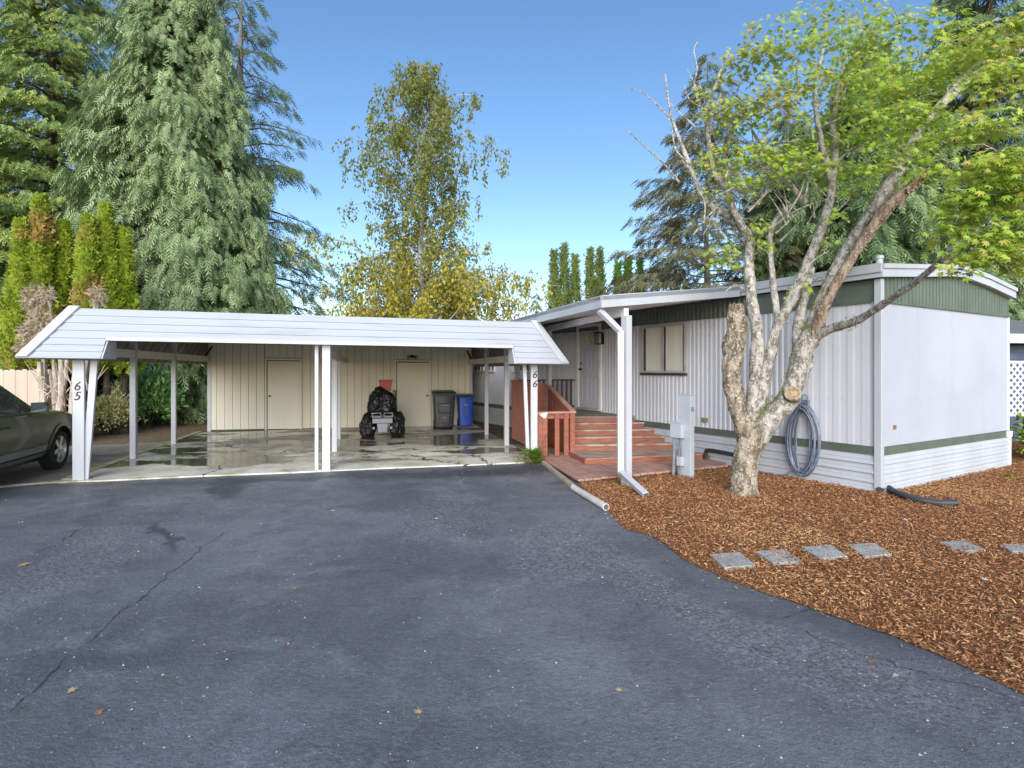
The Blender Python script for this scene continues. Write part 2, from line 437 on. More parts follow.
# ================================================================== ground materials
def node_dist(nt, pos, c, s, ang=0.0, warp=None):
    """elliptic distance from c with radii s, the axes turned by ang"""
    sx = N(nt, 'ShaderNodeSeparateXYZ'); nt.links.new(warp if warp is not None else pos, sx.inputs[0])
    dx = math_(nt, 'SUBTRACT', sx.outputs[0], c[0]); dy = math_(nt, 'SUBTRACT', sx.outputs[1], c[1])
    ca, sa = math.cos(ang), math.sin(ang)
    u = math_(nt, 'DIVIDE', math_(nt, 'ADD', math_(nt, 'MULTIPLY', dx, ca), math_(nt, 'MULTIPLY', dy, sa)), s[0])
    v = math_(nt, 'DIVIDE', math_(nt, 'SUBTRACT', math_(nt, 'MULTIPLY', dy, ca), math_(nt, 'MULTIPLY', dx, sa)), s[1])
    return math_(nt, 'SQRT', math_(nt, 'ADD', math_(nt, 'MULTIPLY', u, u), math_(nt, 'MULTIPLY', v, v)))

def warp_(nt, pos, scale, amt):
    n = N(nt, 'ShaderNodeTexNoise', i_Scale=scale, i_Detail=4, i_Roughness=.65); nt.links.new(pos, n.inputs['Vector'])
    v = N(nt, 'ShaderNodeVectorMath', operation='SUBTRACT'); nt.links.new(n.outputs['Color'], v.inputs[0]); v.inputs[1].default_value = (.5, .5, .5)
    w = N(nt, 'ShaderNodeVectorMath', operation='SCALE'); nt.links.new(v.outputs[0], w.inputs[0]); w.inputs['Scale'].default_value = amt
    a = N(nt, 'ShaderNodeVectorMath', operation='ADD'); nt.links.new(pos, a.inputs[0]); nt.links.new(w.outputs[0], a.inputs[1])
    return a.outputs[0]

def asphalt():
    m, nt, b = new_mat('sealed_asphalt')
    pos = N(nt, 'ShaderNodeNewGeometry').outputs['Position']
    wp = warp_(nt, pos, 1.6, 1.1)
    big = noise_(nt, .45, 5, .6, vec=wp); mid = noise_(nt, 3.2, 5, .7, vec=pos)
    c = mix_(nt, N_map(nt, big, .32, .68), (.092, .097, .110), (.195, .201, .216))
    c = mix_(nt, math_(nt, 'MULTIPLY', N_map(nt, mid, .45, .75), .45), c, (.066, .069, .078))
    streak = noise_(nt, 1.3, 5, .7, vec=wp, stretch=(.5, 2.2, 1))
    c = mix_(nt, math_(nt, 'MULTIPLY', N_map(nt, streak, .52, .72), .5), c, (.25, .255, .265))
    # worn lanes where the stone shows through: wheel track at the left, round patch before the bins, frayed right edge
    worn = None
    for q, s, a in (((-3.9, 5.0), (.5, 1.7), .35), ((-.75, 6.4), (.8, 1.6), .1), ((1.25, 3.9), (.45, 1.6), .55), ((1.9, 3.1), (.45, 1.2), .9), ((-4.6, 7.2), (.5, 1.0), .2), ((.5, 5.2), (.8, 1.3), 0)):
        f = N_map(nt, node_dist(nt, pos, q, s, a, wp), .3, 1.1, 1.0, 0.0)
        worn = f if worn is None else math_(nt, 'MAXIMUM', worn, f)
    speck = N(nt, 'ShaderNodeTexVoronoi', i_Scale=30.0, i_Randomness=1.0); nt.links.new(pos, speck.inputs['Vector'])
    sn = noise_(nt, 19, 2, .5, vec=pos)
    stones = math_(nt, 'MULTIPLY', N_map(nt, speck.outputs['Distance'], .12, .28, 1, 0), N_map(nt, sn, .5, .6))
    c = mix_(nt, math_(nt, 'MULTIPLY', stones, math_(nt, 'ADD', math_(nt, 'MULTIPLY', worn, .7), .22)), c, (.50, .48, .45))
    c = mix_(nt, math_(nt, 'MULTIPLY', worn, .25), c, (.25, .25, .255))
    # dark rough patch near the slab, oily smear along the crack, damp band at the slab edge
    for q, s, a, k in (((-4.1, 7.9), (.28, .95), .45, .75), ((-3.55, 5.6), (.10, .8), .6, .8), ((-4.05, 3.9), (.25, .8), .7, .55), ((-.9, 9.0), (2.2, .55), .2, .8), ((.1, 9.3), (1.1, .45), .25, .8), ((-3.6, 8.6), (2.0, .3), .2, .6), ((-.4, 7.8), (.3, 1.0), .2, .3)):
        f = N_map(nt, node_dist(nt, pos, q, s, a, wp), .3, 1.15, 1.0, 0.0)
        c = mix_(nt, math_(nt, 'MULTIPLY', f, k), c, (.052, .056, .068))
    # fine cracks, only in some areas
    v2 = N(nt, 'ShaderNodeTexVoronoi', feature='DISTANCE_TO_EDGE', i_Scale=1.1); nt.links.new(warp_(nt, pos, 3.0, .35), v2.inputs['Vector'])
    cr = math_(nt, 'MULTIPLY', N_map(nt, v2.outputs['Distance'], .004, .016, 1, 0), N_map(nt, noise_(nt, .5, 3, .5, vec=pos), .52, .60))
    c = mix_(nt, math_(nt, 'MULTIPLY', cr, .0), c, (.028, .030, .036))
    fine = noise_(nt, 130, 3, .7, vec=pos)
    grain = noise_(nt, 22, 5, .8, vec=pos)
    c = mix_(nt, .24, c, mix_(nt, N_map(nt, grain, .32, .68), (.22, .22, .22), (.78, .78, .78)), 'OVERLAY')
    vg = N(nt, 'ShaderNodeTexVoronoi', i_Scale=55.0); nt.links.new(pos, vg.inputs['Vector'])
    sg = N(nt, 'ShaderNodeSeparateColor'); nt.links.new(vg.outputs['Color'], sg.inputs[0])
    c = mix_(nt, math_(nt, 'ADD', .10, math_(nt, 'MULTIPLY', worn, .45)), c, mix_(nt, sg.outputs[0], (.14, .14, .15), (.86, .85, .83)), 'OVERLAY')
    c = mix_(nt, .5, c, mix_(nt, N_map(nt, fine, .28, .72), (.12, .12, .12), (.88, .88, .88)), 'OVERLAY')
    nt.links.new(c, b.inputs['Base Color'])
    nt.links.new(N_map(nt, mid, .3, .7, .42, .66), b.inputs['Roughness'])
    h = math_(nt, 'ADD', math_(nt, 'MULTIPLY', fine, .25), math_(nt, 'ADD', math_(nt, 'MULTIPLY', noise_(nt, 30, 4, .75, vec=pos), 1.3), math_(nt, 'MULTIPLY', cr, 0.0)))
    bump_(nt, b, h, .009)
    return m

def slab():
    m, nt, b = new_mat('wet_concrete_slab')
    pos = N(nt, 'ShaderNodeNewGeometry').outputs['Position']
    wp = warp_(nt, pos, 1.0, .9)
    mp = N(nt, 'ShaderNodeMapping'); mp.vector_type = 'POINT'; mp.inputs['Rotation'].default_value = (0, 0, R(-14.3)); mp.inputs['Scale'].default_value = (.42, .95, 1)
    nt.links.new(wp, mp.inputs['Vector'])
    wet = noise_(nt, .95, 5, .55, vec=mp.outputs[0])
    w = N_map(nt, wet, .44, .53)
    # dry apron along the open front
    sx = N(nt, 'ShaderNodeVectorMath', operation='DOT_PRODUCT'); nt.links.new(wp, sx.inputs[0]); sx.inputs[1].default_value = (CP.v.x, CP.v.y, 0)
    bb = math_(nt, 'SUBTRACT', sx.outputs['Value'], CP.o.dot(CP.v))
    w = math_(nt, 'MULTIPLY', w, N_map(nt, bb, .15, 1.1))
    dry = mix_(nt, N_map(nt, noise_(nt, 1.7, 5, .65, vec=pos), .3, .7), (.74, .71, .61), (.50, .475, .39))
    moss = mix_(nt, N_map(nt, noise_(nt, 2.3, 5, .7, vec=pos), .5, .7), dry, (.36, .335, .20))
    c = mix_(nt, w, moss, (.12, .108, .08))
    c = mix_(nt, .4, c, mix_(nt, N_map(nt, noise_(nt, 80, 3, .6, vec=pos), .3, .7), (.2, .2, .2), (.8, .8, .8)), 'OVERLAY')
    v2 = N(nt, 'ShaderNodeTexVoronoi', feature='DISTANCE_TO_EDGE', i_Scale=.33); nt.links.new(warp_(nt, pos, 2.0, .5), v2.inputs['Vector'])
    cr = N_map(nt, v2.outputs['Distance'], .002, .007, 1, 0)
    c = mix_(nt, cr, c, (.05, .045, .04))
    nt.links.new(c, b.inputs['Base Color'])
    nt.links.new(N_map(nt, w, .2, .9, .75, .045), b.inputs['Roughness'])
    h = math_(nt, 'MULTIPLY', noise_(nt, 45, 4, .7, vec=pos), math_(nt, 'SUBTRACT', 1.0, math_(nt, 'MULTIPLY', w, .93)))
    bump_(nt, b, math_(nt, 'ADD', h, math_(nt, 'MULTIPLY', cr, -1)), .006)
    return m

def mulch_base():
    m, nt, b = new_mat('mulch_soil')
    pos = N(nt, 'ShaderNodeNewGeometry').outputs['Position']
    v = N(nt, 'ShaderNodeTexVoronoi', i_Scale=48.0); nt.links.new(warp_(nt, pos, 20, .05), v.inputs['Vector'])
    cs = N(nt, 'ShaderNodeSeparateColor'); nt.links.new(v.outputs['Color'], cs.inputs[0])
    c = mix_(nt, cs.outputs[0], (.22, .088, .036), (.50, .23, .095))
    nt.links.new(c, b.inputs['Base Color']); b.inputs['Roughness'].default_value = .95; b.inputs['Specular IOR Level'].default_value = .15
    bump_(nt, b, v.outputs['Distance'], .03)
    return m
def chip_mat(name, cols):
    m, nt, b = new_mat(name)
    g = N(nt, 'ShaderNodeNewGeometry')
    pale = N_map(nt, noise_(nt, .55, 4, .6, vec=g.outputs['Position']), .50, .64)
    r = N(nt, 'ShaderNodeValToRGB'); e = r.color_ramp.elements
    e[0].color = (.12, .042, .018, 1); e[1].color = (.70, .43, .24, 1)
    for p, q in ((.25, (.32, .132, .056, 1)), (.55, (.49, .232, .10, 1)), (.82, (.66, .37, .185, 1))):
        k = e.new(p); k.color = q
    nt.links.new(math_(nt, 'ADD', math_(nt, 'MULTIPLY', g.outputs['Random Per Island'], .8), math_(nt, 'MULTIPLY', pale, .2)), r.inputs[0])
    # bleached, straw-coloured drifts in the bed
    c = mix_(nt, math_(nt, 'MULTIPLY', pale, .38), r.outputs[0], mix_(nt, g.outputs['Random Per Island'], (.34, .175, .055), (.66, .41, .16)))
    nt.links.new(c, b.inputs['Base Color']); b.inputs['Roughness'].default_value = .8; b.inputs['Specular IOR Level'].default_value = .25
    return m
MAT['asphalt'] = asphalt(); MAT['slab'] = slab(); MAT['mulch'] = mulch_base(); MAT['chips'] = chip_mat('mulch_chips', None)
MAT['crack'] = M('crack_fill', (.035, .037, .042), (.075, .077, .083), scale=6, rough=.9)
MAT['litter'] = M('leaf_litter', (.24, .16, .095), (.10, .075, .045), scale=9, rough=.95, bump=.02, bscale=30, fine=.4)
MAT['lane'] = M('stained_lane', (.27, .235, .185), (.17, .15, .12), scale=1.4, rough=.8, bump=.004, bscale=50, fine=.4)
MAT['kerb'] = M('mossy_kerb', (.44, .40, .29), (.25, .235, .11), scale=4, rough=.85, bump=.005, bscale=40, fine=.3)
MAT['grass'] = M('far_ground', (.10, .11, .045), (.16, .13, .075), scale=.8, rough=.95)

# ================================================================== ground
b = MB(); b.face([(-180, -120, -.05), (180, -120, -.05), (180, 240, -.05), (-180, 240, -.05)])
structure('ground', b, MAT['grass'])
EDGE = [gp(x, y) for x, y in ((578, 484), (594, 499), (609, 511), (617, 521), (626, 530), (640, 533), (651, 536), (663, 543), (672, 550), (683, 560), (698, 567), (713, 573), (724, 580), (748, 587), (771, 596), (787, 600), (820, 612), (858, 625), (897, 638), (935, 654), (975, 672), (1012, 690))]
EDGE = [(p.x, p.y) for p in EDGE] + [(2.95, 2.35), (3.5, 1.7), (4.6, 1.1), (7.0, .6), (16, .3)]
drive = [(-15, -6), (16, -6), (16, 1.0)] + [(x + .35, y) for x, y in reversed(EDGE[:-1])] + [tuple(CPF(8.3, 3)[:2]), tuple(CPF(-8, 3)[:2])]
drv = sheet('driveway', drive, 0.0, MAT['asphalt'])
SL = [CPF(a, q) for a, q in ((-.16, -.05), (.4, -.10), (1.6, -.06), (3.0, -.10), (4.6, -.06), (6.0, -.11), (7.05, -.10), (7.38, .05), (7.42, 6.95), (7.42, 9.5), (-.12, 9.5), (-.12, 2.0))]
b = MB(); b.prism([(p.x, p.y) for p in SL], -.03, .022); structure('carport_slab', b, MAT['slab'])
# neighbour's lane, its mossy kerb, and the leaf litter beyond
lane = [CPF(a, q) for a, q in ((-9, -1.0), (-3.0, -.75), (-1.5, -.45), (-.2, -.12), (-.2, 4.9), (-1.5, 4.6), (-9, 4.0))]
sheet('lane', [(p.x, p.y) for p in lane], .008, MAT['lane'])
b = MB(CPF)
pk = [(-9, -1.08), (-4.5, -.92), (-3.0, -.82), (-1.5, -.50), (-.45, -.14), (.0, -.07)]
for (a0, b0), (a1, b1) in zip(pk[:-1], pk[1:]):
    b.hexa([CPF(a0, b0, -.02), CPF(a1, b1, -.02), CPF(a1, b1 + .11, -.02), CPF(a0, b0 + .11, -.02)], [CPF(a0, b0, .03), CPF(a1, b1, .03), CPF(a1, b1 + .11, .028), CPF(a0, b0 + .11, .028)])
for b0, b1 in ((.1, 1.9), (1.95, 4.1), (4.15, 6.9)):
    b.box(-.27, -.125, b0, b1, -.02, .035)
structure('kerb', b, MAT['kerb'])
lit = [CPF(a, q) for a, q in ((-14, 3.6), (-9, 3.95), (-1.5, 4.55), (-.19, 4.85), (-.19, 12), (9, 12), (9, 9.6), (7.4, 9.6), (7.4, .6), (12, .6), (14, 30), (-25, 30))]
sheet('leaf_litter', [(p.x, p.y) for p in lit], -.004, MAT['litter'])
pth = [CPF(a, q) for a, q in ((7.40, -.05), (8.1, .05), (8.2, 2.4), (7.40, 2.4))]
sheet('side_path', [(p.x, p.y) for p in pth], .012, MAT['kerb'])
BED = EDGE + [(16, 18), (6, 18), (3.0, 12), (3.3, 10.4), (1.0, 8.6)]
sheet('mulch_bed', BED, .006, MAT['mulch'])

# loose bark chips
def chips():
    poly = np.array(BED); m = 300000
    X = rng.uniform(.9, 13, m); Y = rng.uniform(.5, 12.5, m)
    # jagged border: jitter the test point
    jt = np.where(rng.random(m) < .12, .10, .024); ok = inside(BED, X + rng.normal(0, 1, m) * jt, Y + rng.normal(0, 1, m) * jt)
    la = (X - TR.o.x) * TR.u.x + (Y - TR.o.y) * TR.u.y; lb = (X - TR.o.x) * TR.v.x + (Y - TR.o.y) * TR.v.y
    ok &= ~((la > 0) & (lb < 0)); ok &= np.abs(X / np.maximum(Y, .3)) < 1.7
    far = np.hypot(X, Y); ok &= rng.random(m) < np.clip(1.25 - far / 18, .45, 1)
    # keep the boardwalk and the porch clear
    da = (X - DK.o.x) * DK.u.x + (Y - DK.o.y) * DK.u.y; db = (X - DK.o.x) * DK.v.x + (Y - DK.o.y) * DK.v.y
    f = np.array(gp(578.2, 479.6, .07)); r_ = np.array(gp(727.9, 464.9, .07))
    ok &= ~(((r_[0] - f[0]) * (Y - f[1]) - (r_[1] - f[1]) * (X - f[0]) > -.02))
    X, Y = X[ok], Y[ok]; m = len(X)
    lift = np.array([noise.noise(Vector((x * 1.7, y * 1.7, 0))) + .5 * noise.noise(Vector((x * 5, y * 5, 3))) for x, y in zip(X, Y)])
    Z = .012 + np.clip(rng.random(m) * .022 + lift * .012, 0, .05)
    az = rng.uniform(0, 2 * np.pi, m); el = rng.normal(0, .28, m)
    d = np.stack([np.cos(az) * np.cos(el), np.sin(az) * np.cos(el), np.sin(el)], 1)
    rot = frames_from(d, roll=rng.normal(0, .45, m))
    s = np.stack([rng.gamma(2.2, .0088, m) + .008, rng.uniform(.005, .011, m), rng.uniform(.003, .006, m)], 1)
    tv = [(-.5, -.35, 0), (.5, -.5, 0), (.55, .4, 0), (-.45, .5, 0), (0, -.55, .9), (0, .5, .9)]
    tf = [(0, 4, 5, 3), (4, 1, 2, 5), (0, 1, 4), (3, 5, 2)]
    o = scatter_mesh('bark_mulch', tv, tf, np.stack([X, Y, Z], 1), rot, s, MAT['chips']); o['kind'] = 'stuff'
chips()

# cracks in the asphalt
def ribbon(b, pts, w, z):
    P = [Vector((p.x, p.y, z)) for p in pts]
    for i in range(len(P) - 1):
        d = (P[i + 1] - P[i]).normalized(); n = Vector((-d.y, d.x, 0))
        w0 = w * (.15 + .75 * random.random()); w1 = w * (.15 + .75 * random.random())
        if random.random() < .10: continue
        b.face([P[i] - n * w0 / 2, P[i] + n * w0 / 2, P[i + 1] + n * w1 / 2, P[i + 1] - n * w1 / 2])
def jag(px, k=5, amp=1.2):
    out = []
    for (x0, y0), (x1, y1) in zip(px[:-1], px[1:]):
        for i in range(k):
            t = i / k; out.append(gp(x0 + (x1 - x0) * t + random.gauss(0, amp), y0 + (y1 - y0) * t + random.gauss(0, amp * .6)))
    out.append(gp(*px[-1])); return out
b = MB()
ribbon(b, jag([(10, 712), (45, 680), (76, 650), (97, 636), (114, 618), (126, 608), (146, 596), (164, 579), (185, 562), (202, 548), (224, 533)]), .013, .004)
ribbon(b, jag([(38, 552), (60, 543), (75, 532), (92, 525)]), .012, .004)
ribbon(b, jag([(785, 618), (800, 612), (815, 608)], 4, .8), .016, .004)
ribbon(b, jag([(752, 648), (768, 652), (783, 660)], 4, .8), .012, .004)
ribbon(b, jag([(805, 632), (820, 640), (838, 645), (862, 655), (880, 659), (905, 668), (940, 680), (985, 690), (1015, 699)], 4, 1.2), .011, .004)
o = structure('driveway_crack', b, MAT['crack']); o.parent = drv

# ================================================================== carport
car_loc = CP(0, 0, 0)
carport = thing('carport', 'long open white carport with lapped mansard edge on slim posts in front of shed doors', 'carport', car_loc)
A0, A1, B0, B1 = -.59, 7.785, -.36, 9.45
INS_A, INS_B, ZB, ZT = .43, .50, 1.865, 2.655
def slope_courses(b, pa, pb, qa, qb, n, lip=.012):
    """lapped boards on the plane between bottom edge pa-pb and top edge qa-qb; faces toward outward"""
    pa, pb, qa, qb = map(Vector, (pa, pb, qa, qb))
    nrm = (pb - pa).cross(qa - pa).normalized()
    for k in range(n):
        t0, t1 = k / n, (k + 1) / n
        l0, r0 = pa.lerp(qa, t0), pb.lerp(qb, t0); l1, r1 = pa.lerp(qa, t1), pb.lerp(qb, t1)
        o0, o1 = nrm * (lip * 1.6), nrm * .003
        i = [l0, r0, r1, l1]; o = [l0 + o0, r0 + o0, r1 + o1, l1 + o1]
        b.hexa(i, o)
def mpt(a, bb, t, ea=0.0, eb=0.0):
    """point on the mansard skin"""
    return None
NCRS = 7
def P_front(a_lo, a_hi, t):      # front plane at height fraction t, between fractions of the hips
    return CP(a_lo, B0 + INS_B * t, ZB + (ZT - ZB) * t), CP(a_hi, B0 + INS_B * t, ZB + (ZT - ZB) * t)
EAR_L, EAR_R, CUT = .445, 6.81, 3 / 7 * .91
b = MB(CP)
tc = .39
# full-width upper courses (four)
l0, r0 = A0 + INS_A * tc, A1 - INS_A * tc
pa, pb = P_front(l0, r0, tc); qa, qb = P_front(A0 + INS_A, A1 - INS_A, 1.0)
slope_courses(b, pa, pb, qa, qb, 4)
# the two lower ears (three courses)
pa, pb = P_front(A0, EAR_L, 0); qa, qb = P_front(A0 + INS_A * tc, EAR_L, tc); slope_courses(b, pa, pb, qa, qb, 3)
pa, pb = P_front(EAR_R, A1, 0); qa, qb = P_front(EAR_R, A1 - INS_A * tc, tc); slope_courses(b, pa, pb, qa, qb, 3)
# side slopes
slope_courses(b, CP(A0, B1, ZB), CP(A0, B0, ZB), CP(A0 + INS_A, B1, ZT), CP(A0 + INS_A, B0 + INS_B, ZT), 7)
slope_courses(b, CP(A1, B0, ZB), CP(A1, B1, ZB), CP(A1 - INS_A, B0 + INS_B, ZT), CP(A1 - INS_A, B1, ZT), 7)
b.build('mansard_siding', MAT['lap'], carport)
# sheathing behind the side slopes, seen from below
for s, aa, ai in ((1, A0, A0 + INS_A), (-1, A1, A1 - INS_A)):
    b = MB(CP)
    k = B0 + .62
    while k < B1 - .2:
        b.bar(CP(aa + s * .03, k, ZB + .01), CP(ai + s * .02, k, ZT - .03), .05, .05, side=CP.v)
        k += .42
    b.hexa([CP(aa + s * .012, B0 + .15, ZB), CP(aa + s * .012, B1, ZB), CP(ai + s * .012, B1, ZT), CP(ai + s * .012, B0 + INS_B, ZT)],
           [CP(aa + s * .020, B0 + .15, ZB), CP(aa + s * .020, B1, ZB), CP(ai + s * .020, B1, ZT), CP(ai + s * .020, B0 + INS_B, ZT)])
    b.build('side_rafters', MAT['brownwood'], carport)
# hip boards and bottom trims
for aa, ai in ((A0, A0 + INS_A), (A1, A1 - INS_A)):
    b = MB(CP)
    s = 1 if aa == A0 else -1
    p, q = CP(aa, B0, ZB), CP(ai, B0 + INS_B, ZT); up = (q - p).normalized()
    w = CP.u * (s * .13)
    nf = Vector((0, 0, .03)) - CP.v * .03
    b.hexa([p + nf * .4, p + w + nf * .4, q + w + nf * .4, q + nf * .4], [p + nf * 1.15 - CP.u * (s * .012), p + w + nf * 1.15, q + w + nf * 1.15, q + nf * 1.15 - CP.u * (s * .012)])
    w2 = CP.v * .13; ns = CP.u * (-s * .03) + Vector((0, 0, .02))
    b.hexa([p + ns * .4, p + w2 + ns * .4, q + w2 + ns * .4, q + ns * .4], [p + ns * 1.1, p + w2 + ns * 1.1, q + w2 + ns * 1.1, q + ns * 1.1])
    b.build('hip_trim', MAT['white'], carport)
b = MB(CP)
bf, zf = B0 + INS_B * tc, ZB + (ZT - ZB) * tc
b.box(EAR_L + .003, EAR_R - .003, bf - .03, bf + .02, zf - .022, zf + .03)            # drip edge of the raised middle
b.hexa([CP(EAR_L + .003, bf + .003, zf - .02), CP(EAR_R - .003, bf + .003, zf - .02), CP(EAR_R - .003, bf + .24, zf - .02), CP(EAR_L + .003, bf + .24, zf - .02)],
       [CP(EAR_L + .003, bf + .003, zf + .0), CP(EAR_R - .003, bf + .003, zf + .0), CP(EAR_R - .003, bf + .24, zf + .0), CP(EAR_L + .003, bf + .24, zf + .0)])
b.build('drip_edge', MAT['white'], carport)
# ear returns
for a, s in ((EAR_L, 1), (EAR_R, -1)):
    b = MB(CP)
    lo = [CP(a, B0 + .004, ZB + .005), CP(a, .115, ZB + .005), CP(a, .115, zf - .024), CP(a, bf + .0, zf - .024)]
    hi = [q + CP.u * (s * .022) for q in lo]
    b.hexa(lo, hi)
    b.build('ear_return', MAT['white'], carport)
for a0, a1 in ((A0 + .03, EAR_L - .01), (EAR_R + .01, A1 - .03)):
    b = MB(CP); b.box(a0, a1, B0 + .05, .11, ZB - .004, ZB + .012)
    b.build('ear_soffit', MAT['brownwood'], carport)
# roof deck and ceiling
b = MB(CP)
b.box(A0 + INS_A + .002, A1 - INS_A - .002, B0 + INS_B + .002, B1, ZT - .05, ZT - .008)
b.build('roof', MAT['shingle'], carport)
b = MB(CP)
k = B0 + .75
while k < B1: b.box(A0 + INS_A + .05, A1 - INS_A - .05, k - .02, k + .02, ZT - .19, ZT - .055); k += .6
b.build('ceiling_joists', MAT['beam'], carport)
for a0 in (-.075, 3.55, 7.20):
    b = MB(CP); b.box(a0, a0 + .085, -.04, 6.87, 1.93, 2.075); b.build('side_beam', MAT['beam'], carport)
b = MB(CP)
b.box(-.1, 7.3, .08, .14, 2.17, 2.34); b.build('front_beam', MAT['beam'], carport)
# posts
def post(a, bb, w=.095, top=2.42, d=None, name='post', mat='white'):
    m = MB(CP); d = d or w
    m.box(a - w / 2, a + w / 2, bb - d / 2, bb + d / 2, .021, top)
    return m.build(name, MAT[mat], carport, bevel=.006)
p65 = post(.012, 0, .155, 1.86, .05); p66 = post(7.25, 0, .125, 1.86, .06)
post(3.60, 0.0, .13, 2.2, .09); post(3.44, .06, .06, 2.2, .06)
for k in (2.1, 4.3):
    for a in (-.03, 3.60 if k < 3 else 3.56, 7.24): post(a, k, .10 if k < 3 else .095)
def brace(p, q, w, t=.05):
    m = MB(); m.bar(p, q, w, t, side=CP.u); return m.build('brace', MAT['white'], carport, bevel=.005)
brace(CP(.085, .03, .021), CP(.20, .05, 1.86), .095)
brace(CP(7.15, .04, .021), CP(7.08, .05, 1.86), .065)
def numeral(ch, fr_pt, h, right, parent, shear=.25):
    cu = bpy.data.curves.new('numeral', 'FONT'); cu.body = ch; cu.size = h * 1.38; cu.extrude = .004; cu.align_x = 'CENTER'; cu.align_y = 'CENTER'; cu.shear = shear; cu.resolution_u = 6
    t = bpy.data.objects.new('numeral_curve', cu); COL.objects.link(t)
    bpy.context.view_layer.update()
    me = bpy.data.meshes.new_from_object(t.evaluated_get(bpy.context.evaluated_depsgraph_get()))
    bpy.data.objects.remove(t); bpy.data.curves.remove(cu)
    u = Vector(right); up = Vector((0, 0, 1)); n = u.cross(up)
    mm = Matrix(((u.x, up.x, n.x), (u.y, up.y, n.y), (u.z, up.z, n.z))).to_4x4()
    me.transform(Matrix.Translation(Vector(fr_pt) - wloc(parent)) @ mm)
    me.materials.clear(); me.materials.append(MAT['numeral'])
    o = bpy.data.objects.new('numeral', me); COL.objects.link(o); o.parent = parent; return o
for ch, z in (('6', 1.45), ('5', 1.30)): numeral(ch, CP(-.005, -.03, z), .135, CP.u, p65)
for ch, z in (('6', 1.67), ('6', 1.50)): numeral(ch, CP(7.25, -.035, z), .135, CP.u, p66)

# ================================================================== shed
SF = 6.9
shed = thing('storage_shed', 'cream grooved plywood shed with two flush doors closing the back of the carport', 'shed', CPF(3.6, SF, .022))
b = MB(CP)
d1 = (on_line(CP, 264.8, SF), on_line(CP, 301.8, SF)); d2 = (on_line(CP, 394.5, SF), on_line(CP, 430.8, SF))
ZDR = 2.05
b.cur = 1; b.box(.02, 7.29, SF + .012, SF + .05, .03, 2.42); b.cur = 0
k = .0
while k < 7.3:
    e = min(k + .203, 7.31)
    spans = [(.03, 2.43)]
    for x0, x1 in (d1, d2):
        if e > x0 - .0 and k < x1 + .0: spans = None if (k >= x0 and e <= x1) else spans
    segs = [(k, e)]
    for x0, x1 in (d1, d2):
        new = []
        for s0, s1 in segs:
            if s1 <= x0 or s0 >= x1: new.append((s0, s1))
            else:
                if s0 < x0: new.append((s0, x0))
                if s1 > x1: new.append((x1, s1))
                b.box(max(s0, x0) + .003, min(s1, x1) - .003, SF, SF + .014, ZDR + .002, 2.43)
        segs = new
    for s0, s1 in segs:
        if s1 - s0 > .02: b.box(s0 + .004, s1 - .004, SF, SF + .014, .03, 2.43)
    k += .203
b.build('front_wall', [MAT['cream'], MAT['gap']], shed)
b = MB(CP)
b.box(0, .05, SF + .052, B1 - .05, .03, 2.43); b.box(7.26, 7.31, SF + .052, B1 - .05, .03, 2.43); b.box(.05, 7.26, B1 - .1, B1 - .05, .03, 2.43)
b.build('side_wall', MAT['cream'], shed)
for x0 in (-.02, 7.245):
    b = MB(CP); b.box(x0, x0 + .088, SF - .02, SF - .002, .024, 2.2); b.build('corner_board', MAT['white'], shed)
b = MB(CP); b.box(.07, d1[0] - .005, SF - .012, SF - .002, .024, .06); b.box(d1[1] + .005, d2[0] - .005, SF - .012, SF - .002, .024, .06); b.box(d2[1] + .005, 7.25, SF - .012, SF - .002, .024, .06)
b.build('bottom_rail', MAT['gap'], shed)
def shed_door(x0, x1, handle_left):
    m = MB(CP); m.box(x0 + .075, x1 - .055, SF - .012, SF + .008, .05, ZDR - .085)
    dr = m.build('door', MAT['creamdoor'], shed, bevel=.004)
    m = MB(CP); m.box(x0, x0 + .052, SF - .022, SF + .011, .03, ZDR); m.box(x1 - .052, x1, SF - .022, SF + .011, .03, ZDR); m.box(x0 + .052, x1 - .052, SF - .022, SF + .011, ZDR - .06, ZDR)
    m.build('door_frame', MAT['beam'], dr, bevel=.003)
    m = MB(CP); m.box(x0 + .054, x1 - .0535, SF + .0005, SF + .0095, .04, ZDR - .062); m.box(x0 - .01, x1 + .01, SF - .027, SF - .0225, ZDR - .006, ZDR + .006); m.build('door_gap', MAT['gap'], dr)
    ah = x0 + .135 if handle_left else x1 - .11
    m = MB(CP); m.lathe(CP(ah, SF - .012, .98), [(.026, 0), (.026, .008), (.010, .012), (.010, .035), (.026, .042), (.026, .058), (.012, .066)], 14, axis=-CP.v)
    m.build('door_knob', MAT['blackmetal'], dr, smooth=True)
shed_door(*d1, True); shed_door(*d2, False)
al = on_line(CP, 412, SF)
m = MB(CP); m.lathe(CP(al, SF, 2.155), [(.05, 0), (.05, .03), (.02, .045)], 14, axis=-CP.v)
for s in (-1, 1):
    q = CP(al + s * .05, SF - .05, 2.15); dv = (-CP.v * .7 + CP.u * (s * .8) + Vector((0, 0, -.35))).normalized()
    m.tube([CP(al, SF - .03, 2.155), q], .012, 6); m.lathe(q, [(.02, 0), (.045, .05), (.062, .10), (.060, .105)], 14, axis=dv)
lt = m.build('floodlight', MAT['blackmetal'], shed, smooth=True)
for s in (-1, 1):
    m = MB(CP)
    q = CP(al + s * .05, SF - .05, 2.15); dv = (-CP.v * .7 + CP.u * (s * .8) + Vector((0, 0, -.35))).normalized()
    m.lathe(q + dv * .106, [(.052, 0), (.04, .012), (.01, .018)], 14, axis=dv)
    m.build('lens', MAT['lamp_glass'], lt, smooth=True)
